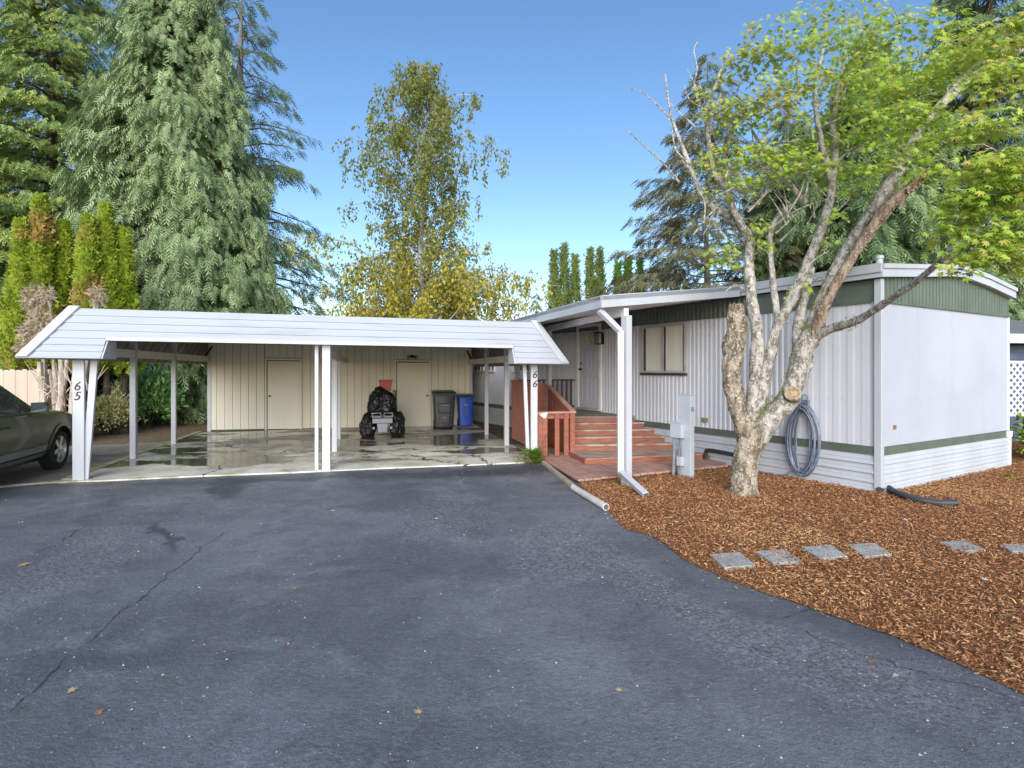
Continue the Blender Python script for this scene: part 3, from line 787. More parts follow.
for x0, x1 in ((7.16, 7.23), (.10, .03)):
    m = MB(CP); m.bar(CP(x0, SF - .03, 2.34), CP(x1, SF - .36, 2.09), .04, .04); m.build('roof_bracket', MAT['frame_dark'], shed)

# ================================================================== mobile home
home = thing('mobile_home', 'white mobile home with sage green band, ribbed long wall and smooth end wall beside maple', 'mobile home', TR(9, -2.2, 0))
HL, HW = 18.3, 4.33
b = MB(TR); b.box(.04, HL, -HW + .02, -.045, .03, 2.97); b.build('wall_core', MAT['panel'], home)
def ribbed(b, a0, a1, z0, z1, pitch, depth, base=0.0):
    pts = []; a = a0
    while a < a1 - 1e-6:
        for da, o in ((0, 0), (.36, 0), (.5, depth), (.86, depth)):
            x = a + pitch * da
            if x < a1: pts.append((x, base + o))
        a += pitch
    pts.append((a1, base))
    for (x0, o0), (x1, o1) in zip(pts[:-1], pts[1:]):
        b.face([b.p(x0, o0, z0), b.p(x1, o1, z0), b.p(x1, o1, z1), b.p(x0, o0, z1)])
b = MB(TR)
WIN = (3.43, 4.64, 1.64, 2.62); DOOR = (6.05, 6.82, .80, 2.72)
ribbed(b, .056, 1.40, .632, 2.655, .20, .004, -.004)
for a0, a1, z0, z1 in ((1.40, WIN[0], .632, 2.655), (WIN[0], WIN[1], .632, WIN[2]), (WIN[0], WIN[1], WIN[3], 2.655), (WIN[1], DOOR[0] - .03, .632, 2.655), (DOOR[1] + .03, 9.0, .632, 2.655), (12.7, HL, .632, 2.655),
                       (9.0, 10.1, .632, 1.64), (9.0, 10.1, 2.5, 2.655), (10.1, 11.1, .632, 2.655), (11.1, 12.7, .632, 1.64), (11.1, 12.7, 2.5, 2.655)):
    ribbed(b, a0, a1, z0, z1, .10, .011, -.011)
b.build('ribbed_siding', MAT['siding_shade_lift'], home)
b = MB(TR); b.face([TR(0.0, -.05, .632), TR(0.0, -HW, .632), TR(0.0, -HW, 2.655), TR(0.0, -.05, 2.655)])
for k in range(1, 4):
    b.box(-.004, -.0005, -HW * k / 4 - .006, -HW * k / 4 + .006, .634, 2.653)
b.cur = 1
for z, q0, q1, st in ((1.87, .35, 2.3, .11), (1.28, .25, 3.4, .12)):
    q = q0
    while q < q1: b.box(-.005, -.001, -q - .004, -q + .004, z - .004, z + .004); q += st
b.build('end_wall', [MAT['panel'], MAT['bronze']], home)
b = MB(TR)
for z, q in ((1.98, (.28, .55, .75)), (1.27, (.28, .5, .7, .9, 1.1))):
    for a in q: b.box(a - .006, a + .006, .0035, .008, z - .006, z + .006)
s_ = b.build('siding_screws', MAT['bronze'], home); s_['kind'] = 'stuff'
b = MB(TR); ribbed(b, 1.9, 12.7, 2.662, 2.955, .10, .012, .002); ribbed(b, 12.7, HL, 2.662, 2.955, .10, .012, .002); b.box(.056, 1.9, -.01, .012, 2.662, 2.955)
b.build('upper_band', MAT['darkgreen'], home)
ROOF = [(.13, 3.13), (-1.1, 3.235), (-1.95, 3.315), (-2.4, 3.335), (-3.3, 3.26), (-4.36, 3.13)]
def roof_z(q):
    for (x0, z0), (x1, z1) in zip(ROOF[:-1], ROOF[1:]):
        if x0 >= q >= x1: return z0 + (z1 - z0) * (q - x0) / (x1 - x0)
    return 3.1
b = MB(TR); q = 0.05
while q < HW - .02:
    e = min(q + .105, HW - .003)
    b.hexa([TR(-.012, -q, 2.66), TR(-.012, -(e - .02), 2.66), TR(-.012, -(e - .02), roof_z(-e) - .10), TR(-.012, -q, roof_z(-q) - .10)],
           [TR(.002, -q, 2.66), TR(.002, -(e - .02), 2.66), TR(.002, -(e - .02), roof_z(-e) - .10), TR(.002, -q, roof_z(-q) - .10)])
    q = e
b.hexa([TR(.0, -.05, 2.66), TR(.0, -HW, 2.66), TR(.0, -HW, 3.05), TR(.0, -2.3, 3.3), TR(.0, -.05, 3.05)], [TR(.03, -.05, 2.66), TR(.03, -HW, 2.66), TR(.03, -HW, 3.05), TR(.03, -2.3, 3.3), TR(.03, -.05, 3.05)])
b.build('end_band', MAT['green'], home)
b = MB(TR); b.box(-.03, -.013, -HW - .01, -.09, 2.635, 2.66); b.box(.09, HL, .014, .026, 2.64, 2.663); b.build('band_trim', MAT['darkgreen'], home)
prof = [(q, z) for q, z in ROOF]; low = [(q, z - .165) for q, z in reversed(ROOF)]
b = MB(TR); b.loft([[TR(a, q, z) for q, z in prof + low] for a in (-.10, HL + .1)]); b.build('roof', MAT['whitemetal'], home)
b = MB(TR); b.loft([[TR(-.125, q, z + .012) for q, z in prof] + [TR(-.125, q, z - .05) for q, z in reversed(prof)], [TR(-.102, q, z + .012) for q, z in prof] + [TR(-.102, q, z - .05) for q, z in reversed(prof)]])
b.build('roof_edge_trim', MAT['whitemetal'], home)
b = MB(TR); b.box(-.10, HL, .133, .155, 3.03, 3.155); b.build('gutter', MAT['whitemetal'], home, bevel=.006)
c = TR(-.03, .07, 3.13); b = MB(); b.lathe(c, [(.045, 0), (.045, .09), (.058, .095), (.058, .13), (.03, .145)], 12); b.build('corner_cap', MAT['whitemetal'], home, smooth=True)
b = MB(TR); b.box(.056, HL, -.02, .02, .514, .628); b.box(-.02, .0, -HW, -.044, .514, .628); b.build('belt_strip', MAT['darkgreen'], home)
b = MB(TR)
for k in range(4):
    z0 = .005 + k * .128; z1 = min(z0 + .124, .513)
    b.hexa([TR(.056, -.02, z0), TR(HL, -.02, z0), TR(HL, .036, z0), TR(.056, .036, z0)], [TR(.056, -.02, z1), TR(HL, -.02, z1), TR(HL, .004, z1), TR(.056, .004, z1)])
    b.hexa([TR(-.036, -HW - .005, z0), TR(.03, -HW - .005, z0), TR(.03, -.044, z0), TR(-.036, -.044, z0)], [TR(-.004, -HW - .005, z1), TR(.03, -HW - .005, z1), TR(.03, -.044, z1), TR(-.004, -.044, z1)])
    for k2 in (.45,):
        zz = z0 + .124 * k2
        b.box(.056, HL, .012, .026, zz, zz + .008); b.box(-.028, -.013, -HW, -.044, zz, zz + .008)
b.build('skirting', MAT['skirt'], home)
b = MB(TR); b.box(-.040, .054, -.042, .040, .0, 2.958); b.build('corner_trim', MAT['whitemetal'], home, bevel=.005)
b = MB(TR); b.box(-.035, .05, -HW - .03, -HW + .055, .005, .60); b.box(-.045, .05, -HW - .05, -HW + .14, .52, .62); b.box(-.015, .05, -HW - .012, -HW + .03, .62, 2.66); b.build('far_corner_trim', MAT['trim'], home)
b = MB(TR); b.box(-.012, -.0015, -.43, -.36, .86, .92); b.build('wall_vent', MAT['rust'], home)
b = MB(TR); b.box(2.92, 3.06, -.001, .03, .735, .815); b.build('outlet_cover', MAT['outlet'], home, bevel=.006)
def window(a0, a1, z0, z1, panes, mull='bronze', glass='curtain', grid=False):
    fr = MB(TR); w = .045
    fr.box(a0, a0 + w, -.03, .035, z0, z1); fr.box(a1 - w, a1, -.03, .035, z0, z1); fr.box(a0 + w, a1 - w, -.03, .035, z1 - w, z1); fr.box(a0 + w, a1 - w, -.03, .035, z0, z0 + w)
    cuts = [a0 + w + (a1 - a0 - 2 * w) * k / panes for k in range(panes + 1)]
    for c_ in cuts[1:-1]: fr.box(c_ - .025, c_ + .025, -.025, .03, z0 + w, z1 - w)
    if grid:
        for c0, c1 in zip(cuts[:-1], cuts[1:]):
            for t in (1 / 3, 2 / 3): x = c0 + (c1 - c0) * t; fr.box(x - .012, x + .012, -.004, .02, z0 + w, z1 - w)
            for t in (.25, .5, .75): z = z0 + (z1 - z0) * t; fr.box(c0, c1, -.006, .018, z - .012, z + .012)
    f = fr.build('window', MAT[mull], home)
    for c0, c1 in zip(cuts[:-1], cuts[1:]):
        p = MB(TR); p.box(c0 + .01, c1 - .01, -.03, -.012, z0 + w - .01, z1 - w + .01); p.build('pane', MAT[glass], f)
    g = MB(TR)
    if not grid:
        for c0, c1 in zip(cuts[:-1], cuts[1:]):
            g.box(c1 - .055, c1 - .026, -.011, .012, z0 + w, z1 - w - .01); g.box(c0 + .026, c0 + .04, -.011, .010, z0 + w, z1 - w)
        g.box(a0 - .01, a1 + .01, -.02, .055, z0 - .045, z0 - .002)
        g.build('gasket', MAT['frame_dark'], f)
window(*WIN, 2)
window(9.05, 10.05, 1.64, 2.5, 1, 'trim', 'glassdark', True); window(11.15, 12.65, 1.64, 2.5, 2, 'trim', 'glassdark', True)
# front door
a0, a1, z0, z1 = DOOR
b = MB(TR); b.box(a0, a1, -.035, -.012, z0, z1)
for (p0, p1), (q0, q1) in ((( .10, .34), (.12, .72)), ((.43, .67), (.12, .72)), ((.10, .34), (.86, 1.36)), ((.43, .67), (.86, 1.36))):
    for x0, x1, y0, y1 in ((p0, p1, q0, q0 + .02), (p0, p1, q1 - .02, q1), (p0, p0 + .02, q0 + .02, q1 - .02), (p1 - .02, p1, q0 + .02, q1 - .02)): b.box(a0 + x0, a0 + x1, -.012, -.004, z0 + y0, z0 + y1)
    b.box(a0 + p0 + .05, a0 + p1 - .05, -.012, -.006, z0 + q0 + .05, z0 + q1 - .05)
door = b.build('front_door', MAT['door'], home)
ac, zc = (a0 + a1) / 2, z0 + 1.52
b = MB(TR); n = 14
arc = [(ac + .23 * math.cos(math.pi * k / n), zc + .26 * math.sin(math.pi * k / n)) for k in range(n + 1)]
b.hexa([TR(x, -.011, z) for x, z in arc], [TR(x, -.0035, z) for x, z in arc]); fan = b.build('fanlight', MAT['fanlight'], door)
b = MB(TR)
for k in range(1, 5):
    t = math.pi * k / 5; b.bar(TR(ac + .05 * math.cos(t), -.003, zc + .05 * math.sin(t)), TR(ac + .225 * math.cos(t), -.003, zc + .25 * math.sin(t)), .012, .008, side=TR.u)
for (x, z), (x2, z2) in zip(arc[:-1], arc[1:]): b.bar(TR(x, -.003, z), TR(x2, -.003, z2), .02, .01, side=TR.v)
b.bar(TR(ac - .24, -.003, zc), TR(ac + .24, -.003, zc), .02, .01, side=TR.v); b.build('fanlight_bars', MAT['bronze'], fan)
b = MB(TR); b.lathe(TR(a1 - .07, -.012, z0 + .92), [(.03, 0), (.03, .01), (.012, .02), (.012, .04), (.03, .05), (.028, .07), (.01, .078)], 14, axis=TR.v); b.build('door_knob', MAT['blackmetal'], door, smooth=True)
b = MB(TR); b.lathe(TR(a1 - .07, -.012, z0 + 1.06), [(.03, 0), (.03, .012), (.01, .02)], 14, axis=TR.v); b.build('dead_bolt', MAT['blackmetal'], door, smooth=True)
b = MB(TR); b.box(a0 - .085, a0 - .003, -.03, .03, z0 - .04, z1 + .07); b.box(a1 + .003, a1 + .085, -.03, .03, z0 - .04, z1 + .07); b.box(a0 - .003, a1 + .003, -.03, .03, z1 + .004, z1 + .07)
b.build('door_frame', MAT['trim'], door, bevel=.004)
b = MB(TR); b.box(a1 - .006, a1 + .0025, -.034, .012, z0, z1); b.box(a0 - .02, a1 + .02, -.03, .05, z0 - .06, z0 - .004); b.build('threshold', MAT['bronze'], door)
la, lz = 5.93, 2.30
b = MB(TR); b.box(la - .05, la + .05, .0, .02, lz, lz + .26); b.box(la - .065, la + .065, .06, .19, lz + .24, lz + .275); b.box(la - .06, la + .06, .065, .185, lz - .01, lz + .01); b.box(la - .02, la + .02, .02, .07, lz + .245, lz + .27)
for s in (-1, 1):
    for q in (.072, .178): b.box(la + s * .055 - .007, la + s * .055 + .007, q - .007, q + .007, lz + .01, lz + .24)
lan = b.build('wall_lantern', MAT['blackmetal'], home)
b = MB(TR); b.box(la - .045, la + .045, .08, .17, lz + .012, lz + .238); b.build('lantern_glass', MAT['lamp_glass'], lan)

# ================================================================== porch awning
awn = thing('porch_awning', 'white flat porch roof on a broad white post with a downspout, joined to mobile home', 'porch roof', gp(626, 485.5))
OUT = [(2.12, 3.16, 2.755), (5.69, 2.42, 2.755), (8.6, 1.82, 2.75)]; INN = [(2.12, .165, 3.115), (5.69, .165, 3.11), (8.6, .165, 3.10)]
b = MB(TR)
for k in range(2):
    top = [TR(*OUT[k]), TR(*OUT[k + 1]), TR(*INN[k + 1]), TR(*INN[k])]; dz = Vector((0, 0, -.06))
    b.hexa([q + dz for q in top], top)
b.build('roof', MAT['whitemetal'], awn)
b = MB(TR)
def edge_board(p, q, h, t, mb, up=.012):
    p, q = Vector(p), Vector(q); d = (q - p).normalized(); n = Vector((-d.y, d.x, 0)).normalized() * t
    mb.hexa([p - Vector((0, 0, h)), q - Vector((0, 0, h)), q - Vector((0, 0, h)) + n, p - Vector((0, 0, h)) + n], [p + Vector((0, 0, up)), q + Vector((0, 0, up)), q + Vector((0, 0, up)) + n, p + Vector((0, 0, up)) + n])
o0, o1, o2 = (TR(*q) for q in OUT)
edge_board(TR(2.12, .165, 3.115), o0, .165, -.035, b)
b.build('side_fascia', MAT['whitemetal'], awn)
b = MB(TR); edge_board(o0 + (o1 - o0).normalized() * .012, o1, .165, -.04, b); edge_board(o1, o2, .165, -.05, b); b.build('gutter', MAT['whitemetal'], awn)
b = MB(TR)
for k in range(2):
    lo = [TR(OUT[k][0] + (.03 if k == 0 else 0), OUT[k][1] - .05, 2.62), TR(OUT[k + 1][0], OUT[k + 1][1] - .05, 2.62), TR(INN[k + 1][0], .17, 2.975), TR(INN[k][0] + (.03 if k == 0 else 0), .17, 2.975)]
    b.hexa(lo, [q + Vector((0, 0, .02)) for q in lo])
b.build('soffit', MAT['trim'], awn)
PP = gp(626.5, 485.5); pa_, pb_ = local(TR, PP)
b = MB(TR); b.box(pa_ - .065, pa_ + .065, pb_ - .05, pb_ + .05, 0, 2.50); b.build('post', MAT['white'], awn, bevel=.006)
g2 = at(549, 370, 12.0); g3 = at(517.5, 370, 13.9)
for g in (g2, g3):
    x, y = local(TR, g); m = MB(TR); m.box(x - .045, x + .045, y - .045, y + .045, .3, 2.58); m.build('post', MAT['greypost'], awn)
b = MB(TR); b.bar(TR(2.14, pb_, 2.555), TR(*local(TR, g2), 2.60), .11, .07, side=(0, 0, 1)); b.bar(TR(*local(TR, g2), 2.60), TR(*local(TR, g3), 2.62), .10, .07, side=(0, 0, 1)); b.build('beam', MAT['trim'], awn)
b = MB(); pth = [at(599, 310, 7.95), at(618.5, 331, 8.03)]
X0 = at(620.5, 370, 8.03).x
b.bar(pth[0], (X0, 8.03, 2.26), .085, .07, side=TR.v); b.bar((X0, 8.03, 2.275), (X0, 8.03, .20), .095, .075, side=(1, 0, 0))
e = gp(646, 495, .05); b.bar((X0, 8.03, .215), e, .085, .07, side=(1, 0, .2)); d = (e - Vector((X0, 8.03, .215))).normalized()
ds = b.build('downspout', MAT['white'], awn, bevel=.008)
b = MB(); b.bar(e + d * .001, e + d * .003, .07, .055, side=(1, 0, .2)); b.build('spout_mouth', MAT['gap'], ds)

# ================================================================== porch steps and deck
deck = thing('porch_deck', 'red stained wooden porch with five steps, slatted side railing and grey landing', 'porch steps', DK(.6, .3, 0))
NR, RISE, RUN, Z2, ZD = 5, .112, .265, .16, .72
SK = Frame((1.19, 10.52), R(6.5)); SKW = .137
for k in range(NR):
    z1 = Z2 + RISE * (k + 1); bb = k * RUN
    last = k == NR - 1; dp = .1 if last else RUN
    st = MB(SK); st.prism([(.01 - SKW * bb, bb), (wall_hit(SK, 0, bb, .045), bb), (wall_hit(SK, 0, bb + dp, .045), bb + dp), (.01 - SKW * (bb + dp), bb + dp)], .02, z1 - .036)
    s_ = st.build('step', MAT['redwood'], deck)
    if not last:
        for j in range(2):
            q0 = bb - .025 + j * .143; q1 = q0 + .137
            t_ = MB(SK); t_.prism([(-SKW * q0, q0), (wall_hit(SK, 0, q0, .05), q0), (wall_hit(SK, 0, q1, .05), q1), (-SKW * q1, q1)], z1 - .035, z1)
            t_.build('tread', MAT['tread'], s_, bevel=.004)
bb = (NR - 1) * RUN
wr = local(DK, (1.58, 13.6)); 
sr = local(DK, SK(wall_hit(SK, 0, bb - .02, .05), bb - .02)); sb = local(DK, SK(wall_hit(SK, 0, bb + .11, .06), bb + .102)); sl_ = local(DK, SK(-SKW * bb, bb - .02))
floor = [sl_, sr, (wr[0] + .05, wr[1] + .3), (-.40, 2.95), (-.40, 1.62), (0, 1.62)]
b = MB(DK)
dirv = (1.0, 0.0)
for k in range(60):
    q = -.5 + k * .142
    pl = clip(clip(floor, (1, 0), q + .137), (-1, 0), -q)
    if len(pl) >= 3: b.prism(pl, ZD - .036, ZD)
b.build('deck_boards', MAT['deck'], deck)
b = MB(DK); b.prism([(.02, bb + .125), sb, (wr[0], wr[1] + .25), (-.37, 2.9), (-.37, 1.66), (.02, 1.66)], .02, ZD - .038); b.build('deck_base', MAT['redwood'], deck)
# outer side panel
b = MB(DK); q = .06
while q < 1.95: b.box(-.745, -.725, q, min(q + .138, 1.95), .19, 1.44); q += .142
b.box(-.724, -.69, .06, 1.95, 1.35, 1.43); b.box(-.724, -.69, .06, 1.95, .25, .33); b.box(-.76, -.68, .05, 1.97, 1.442, 1.478)
b.build('side_panel', MAT['redwood'], deck)
b = MB(DK); q = -.68
while q < -.02: b.box(q, min(q + .136, -.005), 1.585, 1.605, .2, 1.36); q += .14
b.box(-.70, .03, 1.56, 1.635, 1.361, 1.41); b.build('cross_panel', MAT['redwood'], deck)
# sloping side: boards under a handrail
b = MB(DK); q = .10
while q < 1.55:
    t0, t1 = q, q + .105
    zz = lambda t: .90 + (t - .04) / 1.55 * .47
    b.hexa([DK(-.045, t0, .14), DK(-.022, t0, .14), DK(-.022, t1, .14), DK(-.045, t1, .14)], [DK(-.045, t0, zz(t0)), DK(-.022, t0, zz(t0)), DK(-.022, t1, zz(t1)), DK(-.045, t1, zz(t1))])
    q += .135
b.build('slope_boards', MAT['redwood'], deck)
b = MB(); b.bar(DK(-.035, -.03, .905), DK(-.035, 1.60, 1.40), .04, .10, side=(0, 0, 1)); b.build('handrail', MAT['redworn'], deck)
# front balustrade
b = MB(DK); b.box(-.095, .0, -.045, .045, .072, .875); b.build('newel_post', MAT['redwood'], deck, bevel=.004)
b = MB(DK); b.box(-.74, -.655, -.045, .045, .072, .875); b.build('newel_post', MAT['redwood'], deck, bevel=.004)
for a in (-.60, -.40, -.215):
    b = MB(DK); w = .10 if a < -.5 else .088; a_ = a - (.05 if a < -.5 else .0)
    b.box(a_, a_ + w, -.04, -.003, .075, .872); b.build('baluster', MAT['redwood'], deck, bevel=.003)
b = MB(DK); b.box(-.76, .02, -.06, .06, .877, .915); b.build('top_rail', MAT['redworn'], deck, bevel=.004)
b = MB(DK); b.box(-.655, -.095, -.002, .03, .78, .868); b.build('under_rail', MAT['redwood'], deck)
b = MB(DK); b.hexa([DK(-.73, -.066, .875), DK(-.63, -.066, .79), DK(-.58, -.066, .80), DK(-.55, -.066, .914)], [DK(-.73, -.0615, .875), DK(-.63, -.0615, .79), DK(-.58, -.0615, .80), DK(-.55, -.0615, .914)]); b.build('corner_guard', MAT['white'], deck)
# dark railing at the back of the landing
r0, r1 = (-.34, 2.86), (wr[0] - .04, wr[1] + .02)
def rl(t, z): return DK(r0[0] + (r1[0] - r0[0]) * t, r0[1] + (r1[1] - r0[1]) * t, z)
b = MB(); b.bar(rl(0, 1.455), rl(1, 1.455), .035, .09, side=(0, 0, 1)); b.bar(rl(0, .80), rl(1, .80), .06, .035, side=(0, 0, 1)); b.build('back_rail', MAT['darkrail'], deck)
for k in range(12):
    b = MB(); t = (k + .35) / 12; b.bar(rl(t, .72), rl(t, 1.438), .04, .04, side=DK.u); b.build('baluster', MAT['darkrail'], deck)

# low platform
pl_fl = gp(585.8, 459.1, .158); pl_fr = gp(713.0, 453.9, .158); pl_bl = gp(569, 450.9, .158)
e = DK(wall_hit(DK, 0, -.03, .06), -.03); la_, lb_ = local(TR, pl_fr)
P2 = [(pl_fl.x, pl_fl.y), (pl_fr.x, pl_fr.y), (e.x, e.y), (pl_bl.x, pl_bl.y)]
plat = thing('step_platform', 'broad low red platform laid below the first porch step', 'platform', Vector((pl_fl.x, pl_fl.y, .07)))
b = MB()
loc = [local(DK, p) for p in P2]
for k in range(8):
    q = -1.1 + k * .147
    pl = clip(clip(loc, (0, 1), q + .143), (0, -1), -q)
    if len(pl) >= 3: b.prism([tuple(DK(x, y)[:2]) for x, y in pl], .128, .162)
b.build('boards', MAT['tread'], plat)
b = MB(); b.prism([(p[0] + (.01 if i in (0, 3) else -.01), p[1] + .012) for i, p in enumerate(P2)], .072, .127); b.build('frame', MAT['redwood'], plat)
b = MB()
dd = (Vector((P2[1][0], P2[1][1], 0)) - Vector((P2[0][0], P2[0][1], 0))).normalized(); nn = Vector((dd.y, -dd.x, 0)) * .018
p, q = Vector((*P2[0], 0)), Vector((*P2[1], 0))
b.hexa([p + Vector((0, 0, .072)), q + Vector((0, 0, .072)), q + nn + Vector((0, 0, .072)), p + nn + Vector((0, 0, .072))], [p + Vector((0, 0, .150)), q + Vector((0, 0, .150)), q + nn + Vector((0, 0, .150)), p + nn + Vector((0, 0, .150))])
p2 = Vector((*P2[3], 0)); n2 = Vector((-.018, -.004, 0))
b.hexa([p + Vector((0, 0, .072)), p2 + Vector((0, 0, .072)), p2 + n2 + Vector((0, 0, .072)), p + n2 + Vector((0, 0, .072))], [p + Vector((0, 0, .150)), p2 + Vector((0, 0, .150)), p2 + n2 + Vector((0, 0, .150)), p + n2 + Vector((0, 0, .150))])
b.build('face_board', MAT['redwood'], plat)
# boardwalk
W_ = [gp(541.3, 457.7, .07), gp(578.2, 479.6, .07), gp(727.9, 464.9, .07)]
w3 = TR(local(TR, W_[2])[0] + .22, .05); 
WP = [(p.x, p.y) for p in W_] + [(w3.x, w3.y)] + [tuple(DK(1.9, .5)[:2]), tuple(DK(-.1, .45)[:2]), tuple(DK(-.70, .08)[:2])]
walk = thing('boardwalk', 'weathered pinkish board walkway lying on the ground before the porch', 'walkway', Vector((W_[1].x, W_[1].y, 0)))
b = MB(); loc = [local(DK, p) for p in WP]
for k in range(40):
    q = -1.2 + k * .145
    # boards follow the slanted left edge
    sl = .02
    pl = clip(clip(loc, (1, -sl), q + .134), (-1, sl), -q)
    if len(pl) >= 3: b.prism([tuple(DK(x, y)[:2]) for x, y in pl], .038 + .003 * math.sin(k * 2.3), .070 + .003 * math.sin(k * 2.3))
b.build('boards', MAT['redworn'], walk, bevel=.003)
b = MB(); cx = sum(p[0] for p in WP) / len(WP); cy = sum(p[1] for p in WP) / len(WP)
b.prism([(p[0] + (cx - p[0]) * .012, p[1] + (cy - p[1]) * .012) for p in WP], .0, .034); b.build('bearers', MAT['darkwood'], walk)

# edging timber and loose pipe along the asphalt
b = MB(); b.bar(gp(540.5, 459.5, .03) - Vector((.02, -.05, 0)), gp(575, 488, .03), .06, .07, side=(0, 0, 1)); o = b.build('edging_board', MAT['edging'], None, bevel=.008)
tag(o, 'weathered tan timber edging between asphalt and boardwalk', 'edging')
b = MB(); p0, p1 = gp(573.5, 487.5, .045), gp(606, 507, .045); b.tube([p0, p0.lerp(p1, .5), p1], .043, 18); pipe = b.build('drain_pipe', MAT['pvc'], None, smooth=True)
tag(pipe, 'off-white plastic pipe lying at the asphalt edge with its open end toward the mulch', 'pipe')
d = (p1 - p0).normalized(); b = MB(); b.tube([p1 + d * .0005, p1 + d * .002], .034, 18); m = b.build('pipe_mouth', MAT['gap'], pipe)
# ================================================================== utility post
up_ = gp(688, 478)
ped = thing('utility_pedestal', 'tall pale grey electrical post with meter box in the mulch before the ribbed wall', 'utility post', up_)
PD = Frame((up_.x, up_.y), R(120.2) )      # a along the wall, b out of it
b = MB(PD); b.box(-.04, .215, -.10, .0, .0, 1.30); b.box(-.045, .22, -.105, .005, 1.301, 1.318); b.build('post', MAT['boxgrey'], ped, bevel=.006)
b = MB(PD); b.box(-.06, -.041, -.08, -.02, 1.06, 1.12); b.build('latch', MAT['lampclear'], ped, bevel=.004)
b = MB(PD); b.box(.06, .29, .002, .09, .62, .845); b.box(.055, .295, .0, .095, .846, .858); b.build('meter_box', MAT['boxgrey'], ped, bevel=.008)
b = MB(PD); b.tube([PD(.235, .05, .62), PD(.235, .055, .4), PD(.24, .06, .18), PD(.25, .06, 0)], .028, 10); b.build('conduit', MAT['conduit'], ped, smooth=True)
b = MB(PD)
for a in (.10, .135): b.tube([PD(a + .03, .04, .62), PD(a, .04, .42), PD(a - .01, .045, .32)], .013, 8)
b.tube([PD(.11, .045, .19), PD(.11, .05, 0)], .016, 8); b.build('conduit', MAT['conduit'], ped, smooth=True)
b = MB(PD); b.box(.07, .165, .005, .08, .18, .325); b.build('junction_box', MAT['boxgrey'], ped, bevel=.006)

# ================================================================== garden hose on its hanger
hc = TR(1.055, .0, 0)
hg = thing('hose_hanger', 'small dark wire hanger on white wall carrying the coiled hose', 'hanger', TR(1.055, .02, 1.2))
b = MB(); b.tube([TR(1.10, .005, 1.16), TR(1.10, .03, 1.22), TR(1.08, .06, 1.30), TR(1.04, .06, 1.325), TR(.99, .06, 1.29), TR(.985, .05, 1.16), TR(.985, .12, 1.10), TR(1.11, .12, 1.10), TR(1.10, .05, 1.16)], .011, 8)
b.build('wire', MAT['conduit'], hg, smooth=True)
b = MB(TR); b.box(.99, 1.10, .003, .012, 1.10, 1.24); b.build('back_plate', MAT['conduit'], hg)
hose_path = []
rnd = random.Random(3)
for k in range(12):
    ra = .245 + rnd.uniform(-.05, .035); rz = .53 + rnd.uniform(-.07, .05); cz = .635 + rnd.uniform(-.02, .02); da = rnd.uniform(-.02, .02); q = .04 + .0095 * k
    if k in (3, 7): ra *= .55; rz *= .93
    for j in range(26):
        t = 2 * math.pi * j / 26 + math.pi / 2
        z = cz + rz * math.sin(t); pinch = 1 - .28 * max(0, math.sin(t)) ** 3
        hose_path.append((1.045 + da + ra * math.cos(t) * pinch, max(.03, q + rnd.uniform(-.004, .004) + .02 * max(0, -math.sin(t))), z))
b = MB(); b.tube([TR(*q) for q in hose_path], .0105, 7)
hs = b.build('garden_hose', MAT['hose'], None, smooth=True); tag(hs, 'blue grey garden hose coiled in a long oval on the white wall', 'hose')
b = MB(); pts = [(1.22, .10, .12), (1.35, .12, .035), (1.6, .14, .02), (2.0, .10, .02), (2.35, .08, .02), (2.6, .07, .03)]
b.tube([TR(*q) for q in spline(pts, 5)], .0105, 7); b.tube([TR(*q) for q in spline([(1.30, .08, .66), (1.29, .09, .60), (1.275, .09, .5), (1.27, .08, .42)], 4)], .012, 7)
b.build('hose_tail', MAT['hose'], hs, smooth=True)
# black hoses / pipes at the wall foot
def corrugated(name, pts, r, label, cat, n=14):
    P = spline(pts, 12); out = []; rad = []
    L = 0
    dense = []
    for i in range(len(P) - 1):
        for t in (0, .25, .5, .75): dense.append(P[i] + (P[i + 1] - P[i]) * t)
    for i, q in enumerate(dense):
        out.append(q); rad.append(r * (1.0 if i % 4 < 2 else .86))
    b = MB(); b.tube(out, rad, n)
    o = b.build(name, MAT['corr'], None, smooth=True, angle=60); tag(o, label, cat); return o
g = lambda x, y, z: tuple(gp(x, y, z))
corrugated('drain_hose', [tuple(TR(-.02, .05, .05)), g(886, 487, .05), g(897, 493, .05), g(915, 499, .045), g(936, 502.5, .045), g(957, 503, .045)], .043, 'black corrugated drain hose curving from the white wall corner over the mulch', 'drain hose')
w0 = local(TR, at(711, 452, 10.2)); 
pts = [tuple(TR(2.86, .14, .02)), tuple(TR(2.86, .14, .15)), tuple(TR(2.83, .14, .235)), tuple(TR(2.72, .14, .25)), tuple(TR(2.45, .14, .245)), tuple(TR(2.2, .14, .235))]
b = MB(); b.tube(spline(pts, 5), .038, 10); o = b.build('wall_pipe', MAT['black'], None, smooth=True); tag(o, 'bent black pipe at the wall foot between platform end and maple trunk', 'pipe')

